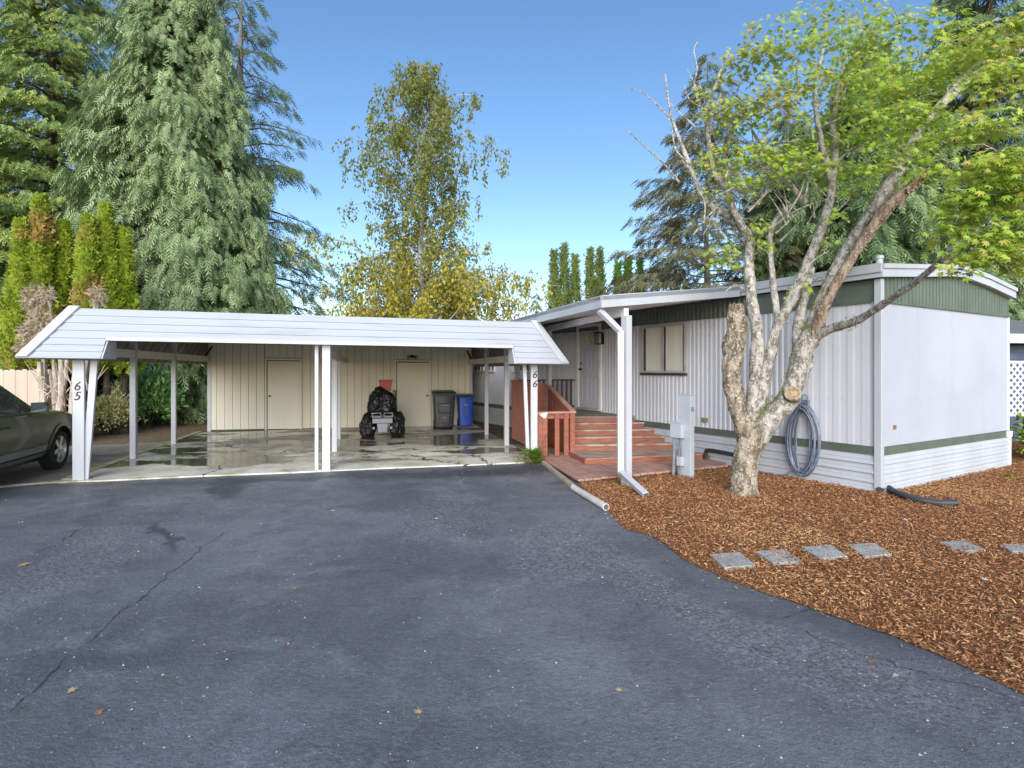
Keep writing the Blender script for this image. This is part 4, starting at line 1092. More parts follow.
# ================================================================== stepping stones
ST = [((709.5, 554), (739.5, 551.5), (755.5, 564.5), (724.5, 567.5)), ((755.5, 551), (784.5, 549), (802, 561), (773, 562.5)), ((801, 546.5), (830.5, 544.5), (848, 556), (819.5, 558)), ((847, 544), (874.5, 542.5), (892, 554), (864.5, 556)), ((939.5, 541.5), (964.5, 540), (986, 549.5), (962, 551)), ((999, 544.5), (1026, 543), (1040, 550), (1012, 551.5))]
SLAB = ['stepping stone nearest the driveway, first of the row in the mulch', 'second stepping stone from the driveway, below the maple trunk', 'third stepping stone from the driveway in the mulch row', 'fourth stepping stone, just before the long gap in the row', 'stepping stone after the long gap, sprinkled with bark at its edges', 'last stepping stone of the row, at the far right of the photo']
for q, lab in zip(ST, SLAB):
    P = [gp(x, y, .030) for x, y in q]
    c = sum(P, Vector()) / 4
    b = MB(); b.hexa([p - Vector((0, 0, .05)) for p in P], P)
    o = b.build('stepping_stone', MAT['concrete'], None, bevel=.006)
    tag(o, lab, 'paver', 'grey stepping stones across the mulch')

# ================================================================== bins
def bin_(name, label, cat, p, w, d, h, mat, ang, narrow=.84):
    t = thing(name, label, cat, p, rotz=ang)
    b = MB(); secs = []
    for z, s in ((.05, narrow), (.25, narrow + .04), (h * .6, .95), (h * .88, 1.0)):
        x, y = w / 2 * s, d / 2 * s; r = .05
        ring = []
        for cx, cy, a0 in ((x - r, y - r, 0), (-x + r, y - r, 90), (-x + r, -y + r, 180), (x - r, -y + r, 270)):
            for k in range(4): a = R(a0 + k * 30); ring.append((cx + r * math.cos(a), cy + r * math.sin(a), z))
        secs.append(ring)
    b.loft(secs); body = b.build('body', MAT[mat], t, smooth=True, local=True, angle=50)
    b = MB(); x, y = w / 2, d / 2
    b.box(-x - .025, x + .025, -y - .03, y + .01, h * .885, h * .925); b.build('rim', MAT[mat], t, bevel=.012, local=True)
    b = MB()
    b.loft([[(-x - .03, -y - .05, h * .93), (x + .03, -y - .05, h * .93), (x + .03, y + .03, h * .955), (-x - .03, y + .03, h * .955)], [(-x - .02, -y - .04, h * .96), (x + .02, -y - .04, h * .96), (x + .02, y + .02, h * .99), (-x - .02, y + .02, h * .99)], [(-x + .05, -y + .05, h * .985), (x - .05, -y + .05, h * .985), (x - .05, y - .04, h * 1.005), (-x + .05, y - .04, h * 1.005)]])
    b.build('lid', MAT['binblack'], t, bevel=.01, local=True)
    b = MB(); b.tube([(-x * .8, y + .03, h * .95), (-x * .8, y + .09, h * .96), (x * .8, y + .09, h * .96), (x * .8, y + .03, h * .95)], .014, 8); b.build('handle', MAT['black'], t, smooth=True, local=True)
    for s in (-1, 1):
        b = MB(); b.lathe((s * (x * .80), y * .72, .11), [(.02, -.03), (.11, -.03), (.11, .03), (.02, .03)], 18, axis=(1, 0, 0)); b.build('wheel', MAT['rubber'], t, smooth=True, local=True)
    return t, body
pb1 = gp(442.5, 428.5, .022); pb1.y += .25
bk, body = bin_('wheelie_bin', 'large black wheeled rubbish bin with closed lid beside the blue bin', 'wheeled bin', pb1, .62, .62, 1.08, 'binblack', R(12))
b = MB(); b.loft([[(-.17, -.285, .45), (.17, -.285, .45), (.21, -.307, .74), (-.21, -.307, .74)], [(-.15, -.315, .46), (.15, -.315, .46), (.19, -.33, .72), (-.19, -.33, .72)]]); b.build('grip_panel', MAT['binblack'], body, local=True, bevel=.008)
b = MB(); b.box(-.14, .14, -.30, -.27, .17, .44); b.build('lift_bar', MAT['black'], body, local=True, bevel=.01)
b = MB(); b.box(-.10, .10, -.338, -.33, .665, .685); b.box(-.045, .045, -.318, -.312, .30, .33); b.build('embossed_mark', MAT['conduit'], body, local=True)
pb2 = gp(464.5, 427, .022); pb2.y += .2
bl, body = bin_('wheelie_bin', 'narrow bright blue recycling bin with a black lid at the shed corner', 'wheeled bin', pb2, .44, .50, .96, 'binblue', R(12))
b = MB(); b.loft([[(-.10, -.22, .30), (.10, -.22, .30), (.12, -.235, .60), (-.12, -.235, .60)], [(-.09, -.235, .31), (.09, -.235, .31), (.11, -.246, .59), (-.11, -.246, .59)]]); b.build('front_panel', MAT['binblue'], body, local=True, bevel=.006)
b = MB(); b.box(-.05, .05, -.246, -.2405, .64, .665); b.build('embossed_mark', MAT['lilac'], body, local=True)

# ================================================================== mower with bags and tub
mp_ = gp(379.5, 437.5, .022); mp_.y += .35
MW = R(12)
mow = thing('lawn_tractor', 'dark riding mower seen from behind, half buried under black rubbish bags', 'riding mower', mp_, rotz=MW)
b = MB(); b.box(-.24, .24, -.33, .5, .34, .50); b.box(-.30, .30, -.36, .05, .50, .56); b.box(-.20, .20, .5, 1.1, .34, .78); b.build('body', MAT['mowerdark'], mow, bevel=.02, local=True)
b = MB(); b.box(-.245, .245, -.385, -.361, .355, .475); b.build('rear_panel', MAT['lilac'], mow, bevel=.008, local=True)
b = MB(); b.hexa([(-.10, -.40, .13), (.10, -.40, .13), (.10, -.385, .13), (-.10, -.385, .13)], [(-.135, -.40, .35), (.135, -.40, .35), (.135, -.386, .35), (-.135, -.386, .35)]); b.build('hitch_plate', MAT['lilac'], mow, bevel=.004, local=True)
b = MB()
for x0, x1 in ((-.25, -.03), (.03, .25)):
    b.box(x0, x1, -.40, -.37, .50, .53); b.box(x0, x1, -.40, -.37, .60, .62); b.box(x0, x0 + .02, -.40, -.37, .53, .60); b.box(x1 - .02, x1, -.40, -.37, .53, .60)
b.build('rear_guard', MAT['conduit'], mow, local=True)
for s in (-1, 1):
    b = MB(); b.lathe((s * .33, -.05, .245), [(.10, -.10), (.21, -.10), (.245, -.07), (.245, .07), (.21, .10), (.10, .10)], 22, axis=(1, 0, 0)); tw = b.build('rear_wheel', MAT['rubber'], mow, smooth=True, local=True)
    b = MB(); b.lathe((s * .33, -.05, .245), [(.03, -.06), (.099, -.06), (.099, .06), (.03, .06)], 16, axis=(1, 0, 0)); b.build('rim', MAT['lilac'], tw, smooth=True, local=True)
    b = MB(); b.lathe((s * .32, 1.0, .17), [(.07, -.07), (.16, -.07), (.17, .0), (.16, .07), (.07, .07)], 20, axis=(1, 0, 0)); b.build('front_wheel', MAT['rubber'], mow, smooth=True, local=True)
    b = MB(); b.lathe((s * .21, -.392, .24), [(.03, 0), (.03, .012), (.01, .016)], 12, axis=(0, -1, 0)); b.build('tail_lamp', MAT['lampclear'], mow, smooth=True, local=True)
b = MB(); b.tube([(.30, .05, .4), (.31, .05, .8), (.31, .06, 1.12)], .02, 8); b.box(.24, .36, .02, .09, 1.10, 1.16); b.build('lever', MAT['black'], mow, local=True)
def bag(label, c, s, seed, knot=True):
    bm = bmesh.new(); bmesh.ops.create_icosphere(bm, subdivisions=5, radius=1)
    for v in bm.verts:
        n = v.co.normalized()
        f = 1 + .30 * noise.noise(n * 1.5 + Vector((seed, 0, 0))) - .26 * abs(noise.noise(n * 3.2 + Vector((0, seed, 0)))) - .15 * abs(noise.noise(n * 7.0 + Vector((seed, seed, 0)))) + .05 * noise.noise(n * 16) + (.12 if n.z < -.2 else 0) * min(1, -n.z - .2 if n.z < -.2 else 0) * 3
        x, y, z = n * f
        z = max(z, -.86 + .06 * noise.noise(n * 6))
        v.co = Vector((x * s[0], y * s[1], z * s[2]))
    me = bpy.data.meshes.new('rubbish_bag'); bm.to_mesh(me); bm.free(); me.materials.append(MAT['bag'])
    me.polygons.foreach_set('use_smooth', [True] * len(me.polygons))
    o = bpy.data.objects.new('rubbish_bag', me); COL.objects.link(o); o.location = c
    return tag(o, label, 'rubbish bag', 'black rubbish bags heaped on the riding mower')
mf = Frame((mp_.x, mp_.y, mp_.z), MW)
bag('bulging black rubbish bag piled on the mower seat below the red tub', mf(-.03, -.06, .90), (.37, .32, .34), 1.3)
bag('black rubbish bag slumped on the floor left of the mower', mf(-.36, -.12, .27), (.19, .32, .33), 4.1)
bag('black rubbish bag slumped on the floor right of the mower', mf(.36, -.02, .29), (.19, .32, .34), 7.7)
tub = thing('red_tub', 'square red plastic tub standing on the heaped black rubbish bag', 'tub', mf(.07, .10, 1.14), rotz=MW)
b = MB(); b.loft([[(-.13, -.12, 0), (.13, -.12, 0), (.13, .12, 0), (-.13, .12, 0)], [(-.16, -.14, .25), (.16, -.14, .25), (.16, .14, .25), (-.16, .14, .25)]]); b.build('body', MAT['redtub'], tub, local=True, bevel=.012)
b = MB(); b.box(-.18, .18, -.16, .16, .251, .282); b.build('rim', MAT['redtub'], tub, local=True, bevel=.006)
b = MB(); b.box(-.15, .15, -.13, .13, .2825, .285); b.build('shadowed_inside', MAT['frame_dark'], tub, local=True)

# ================================================================== car
hd = R(90 + 17.6); fw = Vector((math.cos(hd), math.sin(hd), 0)); lf = Vector((-fw.y, fw.x, 0))
wc = gp(61, 469); co = wc + lf * .90
car = thing('parked_car', 'dark green crossover car parked beside the carport, only its front half in view', 'car', Vector((co.x, co.y, .008)), rotz=hd)
YS = .92
ST_ = [  # x, width scale, hood/belt z, hood centre z, nose drop of bottom
    (.93, .70, .62, .64, .40), (.88, .84, .78, .80, .30), (.70, .93, .90, .95, .26), (.35, .985, .965, 1.02, .26), (-.05, 1.0, 1.0, 1.06, .26), (-.50, 1.0, 1.03, 1.09, .26), (-.62, 1.0, 1.035, 1.04, .26),
    (-1.2, 1.0, 1.045, 1.045, .26), (-2.0, 1.0, 1.07, 1.07, .26), (-2.8, 1.0, 1.10, 1.10, .26), (-3.3, .97, 1.12, 1.12, .28), (-3.55, .90, 1.10, 1.10, .36), (-3.62, .80, 1.0, 1.0, .44)]
def half(x, w, zb, zc, z0):
    return [(x, .0, z0), (x, .78 * w, z0), (x, .87 * w, z0 + .08), (x, .905 * w, z0 + .22), (x, .925 * w, .62 * zb + .03), (x, .915 * w, zb - .22), (x, .885 * w, zb - .06), (x, .82 * w, zb), (x, .45 * w, zc - .005), (x, .0, zc)]
b = MB(); secs = []
for s in ST_:
    h = half(*s); secs.append([Vector(q) for q in h] + [Vector((q[0], -q[1], q[2])) for q in reversed(h[1:-1])])
b.loft(secs)
body = b.build('body', MAT['carpaint'], car, smooth=True, local=True, angle=35)
cut = MB()
for x in (0, -2.72):
    for s in (-1, 1): cut.lathe((x, s * .93, .335), [(.405, -.27), (.405, .27)], 36, axis=(0, 1, 0))
co_ = cut.build('arch_cutter', MAT['black'], car, local=True)
md = body.modifiers.new('arches', 'BOOLEAN'); md.object = co_; md.operation = 'DIFFERENCE'; md.solver = 'EXACT'
bpy.context.view_layer.update()
me = bpy.data.meshes.new_from_object(body.evaluated_get(bpy.context.evaluated_depsgraph_get())); body.modifiers.clear(); body.data = me
bpy.data.objects.remove(co_)
# cabin
CAB = [(-.55, .80, 1.03, .80, 1.035), (-1.35, .81, 1.04, .60, 1.60), (-1.9, .82, 1.06, .61, 1.655), (-2.6, .82, 1.09, .60, 1.65), (-3.15, .80, 1.11, .56, 1.58), (-3.5, .76, 1.11, .70, 1.16)]
b = MB(); secs = []
for x, y0, z0, y1, z1 in CAB:
    secs.append([Vector(q) for q in ((x, y0, z0 - .06), (x, (y0 * .35 + y1 * .65), z0 * .35 + z1 * .65), (x, y1 - .02, z1 - .03), (x, y1 - .12, z1), (x, -y1 + .12, z1), (x, -y1 + .02, z1 - .03), (x, -(y0 * .35 + y1 * .65), z0 * .35 + z1 * .65), (x, -y0, z0 - .06))])
b.loft(secs); b.build('cabin', MAT['carpaint'], car, smooth=True, local=True, angle=35)
def sidept(x, t, s, off=.012):
    for (xa, *A), (xb, *B) in zip(CAB[:-1], CAB[1:]):
        if xa >= x >= xb:
            k = (x - xa) / (xb - xa); y0, z0, y1, z1 = [p + (q - p) * k for p, q in zip(A, B)]
            zm, ym = z0 * .35 + z1 * .65, y0 * .35 + y1 * .65
            if t < .65: q = t / .65; y, z = y0 + (ym - y0) * q, z0 + (zm - z0) * q
            else: q = (t - .65) / .35; y, z = ym + (y1 - .02 - ym) * q, zm + (z1 - .03 - zm) * q
            return Vector((x, s * (y + off), z))
for s in (-1, 1):
    for x0, x1, lead in ((-.80, -1.86, True), (-1.98, -2.86, False), (-2.94, -3.22, False)):
        b = MB(); n = 10; lo, hi = [], []
        for k in range(n + 1):
            x = x0 + (x1 - x0) * k / n
            top = .90 if not lead else min(.90, max(.05, (-.62 - x) / .62 * .86 if x > -1.24 else .90))
            lo.append(sidept(x, .03, s)); hi.append(sidept(x, max(.06, top), s))
        for k in range(n): b.face([lo[k], lo[k + 1], hi[k + 1], hi[k]])
        b.build('side_window', MAT['carglass'], car, local=True)
    for x in (-1.92, -2.90):
        b = MB(); b.face([sidept(x + .055, .0, s, .009), sidept(x - .055, .0, s, .009), sidept(x - .035, .92, s, .009), sidept(x + .035, .92, s, .009)]); b.build('pillar', MAT['black'], car, local=True)
b = MB(); b.face([(-.62, -.72, 1.075), (-.62, .72, 1.075), (-1.30, .53, 1.575), (-1.30, -.53, 1.575)]); b.v = [q + Vector((.02, 0, .012)) for q in b.v]; b.build('windshield', MAT['carglass'], car, local=True)
b = MB(); b.face([(-3.50, -.64, 1.19), (-3.50, .64, 1.19), (-3.20, .50, 1.55), (-3.20, -.50, 1.55)]); b.v = [q + Vector((-.02, 0, .01)) for q in b.v]; b.build('rear_window', MAT['carglass'], car, local=True)
def skin(x, z):
    """outer half width of the body at x, z"""
    for A, B in zip(ST_[:-1], ST_[1:]):
        if A[0] >= x >= B[0]:
            k = (x - A[0]) / (B[0] - A[0]); h = half(*[p + (q - p) * k for p, q in zip(A, B)])
            for (x0, y0, z0), (x1, y1, z1) in zip(h[1:-2], h[2:-1]):
                if z0 <= z <= z1: return y0 + (y1 - y0) * (z - z0) / (z1 - z0)
    return .9
def strip(pts, w, off, name, mat, s, parent):
    b = MB()
    for (x0, z0), (x1, z1) in zip(pts[:-1], pts[1:]):
        dx, dz = x1 - x0, z1 - z0; L = math.hypot(dx, dz); nx, nz = -dz / L * w / 2, dx / L * w / 2
        q = [(x0 - nx, z0 - nz), (x1 - nx, z1 - nz), (x1 + nx, z1 + nz), (x0 + nx, z0 + nz)]
        b.hexa([(x, s * (skin(x, z) - .01), z) for x, z in q], [(x, s * (skin(x, z) + off), z) for x, z in q])
    return b.build(name, MAT[mat], parent, local=True)
for s in (-1, 1):
    strip([(-.48, .43), (-1.0, .43), (-1.6, .43), (-2.2, .43)], .10, .012, 'side_cladding', 'cladding', s, car)
    strip([(-.47, .315), (-1.3, .315), (-2.23, .315)], .07, .02, 'sill', 'cladding', s, car)
    arc = [(.43 * math.cos(R(t)), .335 + .43 * math.sin(R(t))) for t in range(-8, 189, 14)]
    strip(arc, .055, .014, 'arch_lip', 'carpaint', s, car); strip([(x - 2.72, z) for x, z in arc], .055, .014, 'arch_lip', 'carpaint', s, car)
    # shut lines
    strip([(-.60, .36), (-.58, .7), (-.62, .97)], .010, .003, 'door_gap', 'gap', s, car); strip([(-1.90, .36), (-1.90, .7), (-1.92, 1.0)], .010, .003, 'door_gap', 'gap', s, car)
    strip([(-.9, 1.012), (-1.9, 1.035), (-2.9, 1.07)], .018, .006, 'belt_moulding', 'black', s, car)
    b = MB(); y = skin(-1.72, .86); b.tube([(-1.62, s * (y - .005), .865), (-1.66, s * (y + .035), .87), (-1.78, s * (y + .035), .87), (-1.82, s * (y - .005), .865)], .016, 8); b.build('door_handle', MAT['black'], car, smooth=True, local=True)
    # mirror
    b = MB(); c0 = Vector((-.86, s * .98, 1.10)); b.loft([[c0 + Vector((dx, s * dy * k_, dz * k_)) for dy, dz in ((-.11, -.07), (.10, -.075), (.115, .03), (.07, .085), (-.10, .08))] for dx, k_ in ((-.07, 1.0), (.0, 1.05), (.07, .6))])
    b.bar((-.84, s * .86, 1.06), (-.85, s * .90, 1.07), .05, .08)
    mi = b.build('wing_mirror', MAT['carpaint'], car, smooth=True, local=True)
    b = MB(); b.face([c0 + Vector((-.0715, s * dy * .88, dz * .88)) for dy, dz in ((-.11, -.07), (.10, -.075), (.115, .03), (.07, .085), (-.10, .08))]); b.build('mirror_glass', MAT['carglass'], mi, local=True)
    b = MB(); b.hexa([(.72, s * .55, .70), (.90, s * .50, .70), (.90, s * .50, .78), (.72, s * .55, .85)], [(.70, s * .87, .72), (.78, s * .79, .70), (.80, s * .78, .78), (.66, s * .87, .87)]); b.build('headlight', MAT['lampclear'], car, local=True)
    b = MB(); b.box(-3.63, -3.50, s * .74 - .08, s * .74 + .08, .82, 1.06); b.build('tail_light', MAT['lampred'], car, local=True, bevel=.01)
b = MB(); b.box(.89, .945, -.45, .45, .52, .66); b.build('grille', MAT['black'], car, local=True)
b = MB(); b.box(-3.4, .75, -.72, .72, .20, .33); b.build('underbody', MAT['black'], car, local=True)
for x in (0, -2.72):
    for s in (-1, 1):
        c = Vector((x, s * .79, .335))
        b = MB(); b.lathe(c, [(.20, -.10), (.30, -.11), (.335, -.085), (.335, .085), (.305, .11), (.235, .112), (.225, .06)], 36, axis=(0, s, 0)); w = b.build('wheel', MAT['rubber'], car, smooth=True, local=True)
        b = MB(); b.lathe(c, [(.0, .03), (.225, .03), (.232, .10), (.218, .104), (.20, .06), (.06, .055)], 36, axis=(0, s, 0))
        for k in range(6):
            t = 2 * math.pi * k / 6 + .2; p0 = c + Vector((.04 * math.cos(t), s * .085, .04 * math.sin(t))); p1 = c + Vector((.215 * math.cos(t), s * .088, .215 * math.sin(t)))
            b.bar(p0, p1, .075, .03, side=(-math.sin(t), 0, math.cos(t)))
        b.lathe(c, [(.065, .06), (.06, .105), (.03, .11)], 18, axis=(0, s, 0)); b.build('rim', MAT['chrome'], w, local=True, bevel=.004)

# ================================================================== beige fence and neighbours
fx = [(-16.2, 13.1), (-11.12, 13.35)]
fl = Vector((fx[1][0] - fx[0][0], fx[1][1] - fx[0][1], 0)); FL = fl.length
FN = Frame(fx[0], math.atan2(fl.y, fl.x))
fence = thing('board_fence', 'beige board fence with dog-ear tops behind the green car', 'fence', FN(FL / 2, 0))
b = MB(FN); q = 0; k = 0
while q < FL:
    w = .136; h = 1.71 + .008 * math.sin(k * 3.1); o = .004 * (k % 2)
    pr = [(q, 0), (q + w, 0), (q + w, h - .03), (q + w - .03, h), (q + .03, h), (q, h - .03)]
    b.hexa([FN(x, -.01 - o, z) for x, z in pr], [FN(x, .008 - o, z) for x, z in pr]); q += .14; k += 1
b.build('pickets', MAT['fence'], fence)
b = MB(FN); b.box(0, FL, .01, .05, .3, .39); b.box(0, FL, .01, .05, 1.35, 1.44); b.build('rails', MAT['fence'], fence)
for a in (.1, 2.5, FL - .1):
    b = MB(FN); b.box(a - .045, a + .045, .052, .14, 0, 1.66); b.build('post', MAT['fence'], fence)

HF = Frame((-27.5, 22.0), R(8))
h1 = thing('neighbour_house', 'low grey house with white latticed gable edge behind the beige fence', 'house', HF(4, 3))
b = MB(HF); b.box(0, 9.2, 0, 7, 0, 2.75); b.build('wall', MAT['housegrey'], h1)
b = MB(HF); b.box(4.0, 5.0, -.03, -.002, 0, 2.5); b.build('stone_pier', MAT['housebrown'], h1)
b = MB(HF); b.hexa([HF(-.5, -.9, 2.78), HF(9.7, -.9, 2.78), HF(9.7, 3.5, 4.3), HF(-.5, 3.5, 4.3)], [HF(-.5, -.9, 2.98), HF(9.7, -.9, 2.98), HF(9.7, 3.5, 4.5), HF(-.5, 3.5, 4.5)])
b.hexa([HF(-.5, 7.6, 2.78), HF(9.7, 7.6, 2.78), HF(9.7, 3.51, 4.3), HF(-.5, 3.51, 4.3)], [HF(-.5, 7.6, 2.98), HF(9.7, 7.6, 2.98), HF(9.7, 3.51, 4.5), HF(-.5, 3.51, 4.5)])
b.build('roof', MAT['housewhite'], h1)
b = MB(HF); b.box(-.55, 9.75, -1.05, -.905, 2.80, 2.98); b.build('gutter', MAT['housewhite'], h1)
b = MB(HF)
for k in range(9):
    a = 2.0 + k * .55; b.bar(HF(a, -.7, 3.06), HF(a + .2, -.35, 3.55), .09, .05); b.bar(HF(a + .5, -.7, 3.06), HF(a + .2, -.35, 3.55), .09, .05)
b.bar(HF(1.9, -.35, 3.57), HF(7.4, -.35, 3.57), .09, .06); b.bar(HF(1.9, -.7, 3.06), HF(7.4, -.7, 3.06), .07, .06)
b.build('roof_lattice', MAT['white'], h1)
b = MB(HF)
for a in (5.4, 7.0): b.box(a, a + 1.3, -.04, -.002, 1.1, 2.45)
w = b.build('window', MAT['trim'], h1)
b = MB(HF)
for a in (5.4, 7.0): b.box(a + .08, a + 1.22, -.05, -.041, 1.18, 2.37)
b.build('pane', MAT['glassdark'], w)
b = MB(HF); b.bar(HF(4.1, -1.0, 2.9), HF(6.3, -.12, 1.5), .11, .09); b.build('downspout', MAT['blackmetal'], h1)

# house, trellis beyond the end wall on the right
RF = Frame((11.35, 12.2), R(12))
h2 = thing('neighbour_house', 'slate blue house with grey shingle roof at far right behind the white lattice', 'house', RF(2, 3))
b = MB(RF); b.box(0, 8, .6, 5.5, 0, 2.3); b.build('wall', MAT['blueshed'], h2)
b = MB(RF); z = .3
while z < 2.28: b.hexa([RF(-.0, .575, z), RF(8, .575, z), RF(8, .599, z), RF(0, .599, z)], [RF(0, .592, z + .16), RF(8, .592, z + .16), RF(8, .599, z + .16), RF(0, .599, z + .16)]); z += .165
b.build('lap_boards', MAT['blueshed'], h2)
b = MB(RF); b.hexa([RF(-.45, .1, 2.42), RF(8.4, .1, 2.42), RF(8.4, 3, 3.15), RF(-.45, 3, 3.15)], [RF(-.45, .1, 2.52), RF(8.4, .1, 2.52), RF(8.4, 3, 3.25), RF(-.45, 3, 3.25)])
b.hexa([RF(-.45, 6, 2.42), RF(8.4, 6, 2.42), RF(8.4, 3.01, 3.15), RF(-.45, 3.01, 3.15)], [RF(-.45, 6, 2.52), RF(8.4, 6, 2.52), RF(8.4, 3.01, 3.25), RF(-.45, 3.01, 3.25)]); b.build('roof', MAT['shingle'], h2)
b = MB(RF); b.box(-.46, 8.4, .05, .097, 2.30, 2.50); b.build('fascia', MAT['trim'], h2)
LT = Frame((9.75, 10.9), R(10))
lat = thing('lattice_screen', 'white diagonal lattice screen right behind the end wall', 'trellis', LT(.5, 0))
b = MB(LT)
def seg(x0, z0, x1, z1, off):
    # clip the lath to the panel
    X0, X1, Z0, Z1 = .0, 2.0, .83, 1.83
    t0, t1 = 0, 1
    for p, q in ((-(x1 - x0), x0 - X0), (x1 - x0, X1 - x0), (-(z1 - z0), z0 - Z0), (z1 - z0, Z1 - z0)):
        if p < 0: t0 = max(t0, q / p)
        elif p > 0: t1 = min(t1, q / p)
    if t1 > t0 + .02: b.bar(LT(x0 + (x1 - x0) * t0, off, z0 + (z1 - z0) * t0), LT(x0 + (x1 - x0) * t1, off, z0 + (z1 - z0) * t1), .038, .008, side=(0, 0, 1) if False else LT.v.cross(Vector((x1 - x0, 0, z1 - z0))))
for k in range(-9, 20):
    x = k * .15; seg(x, .8, x + 1.1, 1.9, 0); seg(x + 1.1, .8, x, 1.9, .009)
b.build('laths', MAT['lattice'], lat)
b = MB(LT); b.box(-.05, 2.05, -.02, .03, 1.831, 1.88); b.box(-.05, 2.05, -.02, .03, .78, .829); b.box(-.05, 0, -.03, .04, 0, 1.83); b.box(2.0, 2.05, -.03, .04, 0, 1.83); b.build('frame', MAT['lattice'], lat)
# low white wall and trunk far behind, seen under the carport's left side
b = MB(); b.hexa([(-15.5, 27.5, 0), (-12.2, 28, 0), (-12.2, 28.2, 0), (-15.5, 27.7, 0)], [(-15.5, 27.5, 1.25), (-12.2, 28, 1.25), (-12.2, 28.2, 1.25), (-15.5, 27.7, 1.25)])
o = b.build('low_wall', MAT['housewhite'], None); tag(o, 'low white wall far back under the drooping conifer, beyond the left posts', 'wall')
# ================================================================== vegetation
def blade(x0, y0, x1, y1, w, zb=0.0, z1=0.0):
    d = np.array([x1 - x0, y1 - y0]); L = np.hypot(*d); n = np.array([-d[1], d[0]]) / L * w / 2
    mx, my = x0 + d[0] * .45, y0 + d[1] * .45
    return [(x0, y0, zb), (mx + n[0], my + n[1], (zb + z1) / 2 + .02), (x1, y1, z1), (mx - n[0], my - n[1], (zb + z1) / 2 - .01)]
def spray_template(pairs=3, w=.13, droop=.25, ang=42, sidelen=.5):
    V, F_ = [], []
    def add(q): F_.append(tuple(range(len(V), len(V) + 4))); V.extend(q)
    zf = lambda x: -droop * x * x
    add(blade(0, 0, 1, 0, w, 0, zf(1)))
    for k in range(pairs):
        x = .12 + .72 * k / max(pairs - 1, 1); L = sidelen * (1 - .5 * k / pairs)
        for s in (-1, 1):
            xe, ye = x + L * math.cos(R(ang)), s * L * math.sin(R(ang))
            add(blade(x, 0, xe, ye, w * .95, zf(x), zf(xe) - droop * .35 * abs(ye)))
    return V, F_
SPRAY = spray_template(4, .095, .34, 40, .46)
SPRAY_FINE = spray_template(4, .085, .22, 50, .42)
SPRAY_UP = spray_template(2, .22, -.05, 32, .55)
SPRAY_HANG = spray_template(3, .11, .15, 30, .45)
LEAF4 = ([(0, 0, 0), (.45, .28, .06), (1, 0, -.08), (.45, -.28, .06)], [(0, 1, 2), (0, 2, 3)])
def oval_leaf():
    return ([(0, 0, 0), (.3, .2, .05), (.7, .19, .04), (1, 0, -.06), (.7, -.19, .04), (.3, -.2, .05), (.35, 0, 0), (.7, 0, -.01)],
            [(0, 6, 1), (1, 6, 7, 2), (2, 7, 3), (0, 5, 6), (5, 4, 7, 6), (4, 3, 7)])
OVAL = oval_leaf()
def star_leaf():
    V = [(0, 0, 0)]; out = []
    lob = [(-128, .48), (-82, .75), (-40, .93), (0, 1.0), (40, .93), (82, .75), (128, .48)]
    for i, (a, r) in enumerate(lob):
        if i: out.append(((a + lob[i - 1][0]) / 2, .40))
        out.append((a - 9, r * .62)) ; out.append((a, r)); out.append((a + 9, r * .62))
    out.append((180, .10))
    for a, r in out: V.append((r * math.cos(R(a)), r * math.sin(R(a)), -.16 * r * r + (.05 if r < .45 else 0)))
    n = len(out)
    return V, [(0, i + 1, (i + 1) % n + 1) for i in range(n)]
STAR = star_leaf()

def place(name, tmpl, P, D, S, mats, parent, roll=.5, up=None, midx=None):
    P = np.asarray(P, float); D = np.asarray(D, float)
    rot = frames_from(D, up=up, roll=rng.normal(0, roll, len(P)))
    return scatter_mesh(name, tmpl[0], tmpl[1], P, rot, np.asarray(S, float), mats, parent, midx)

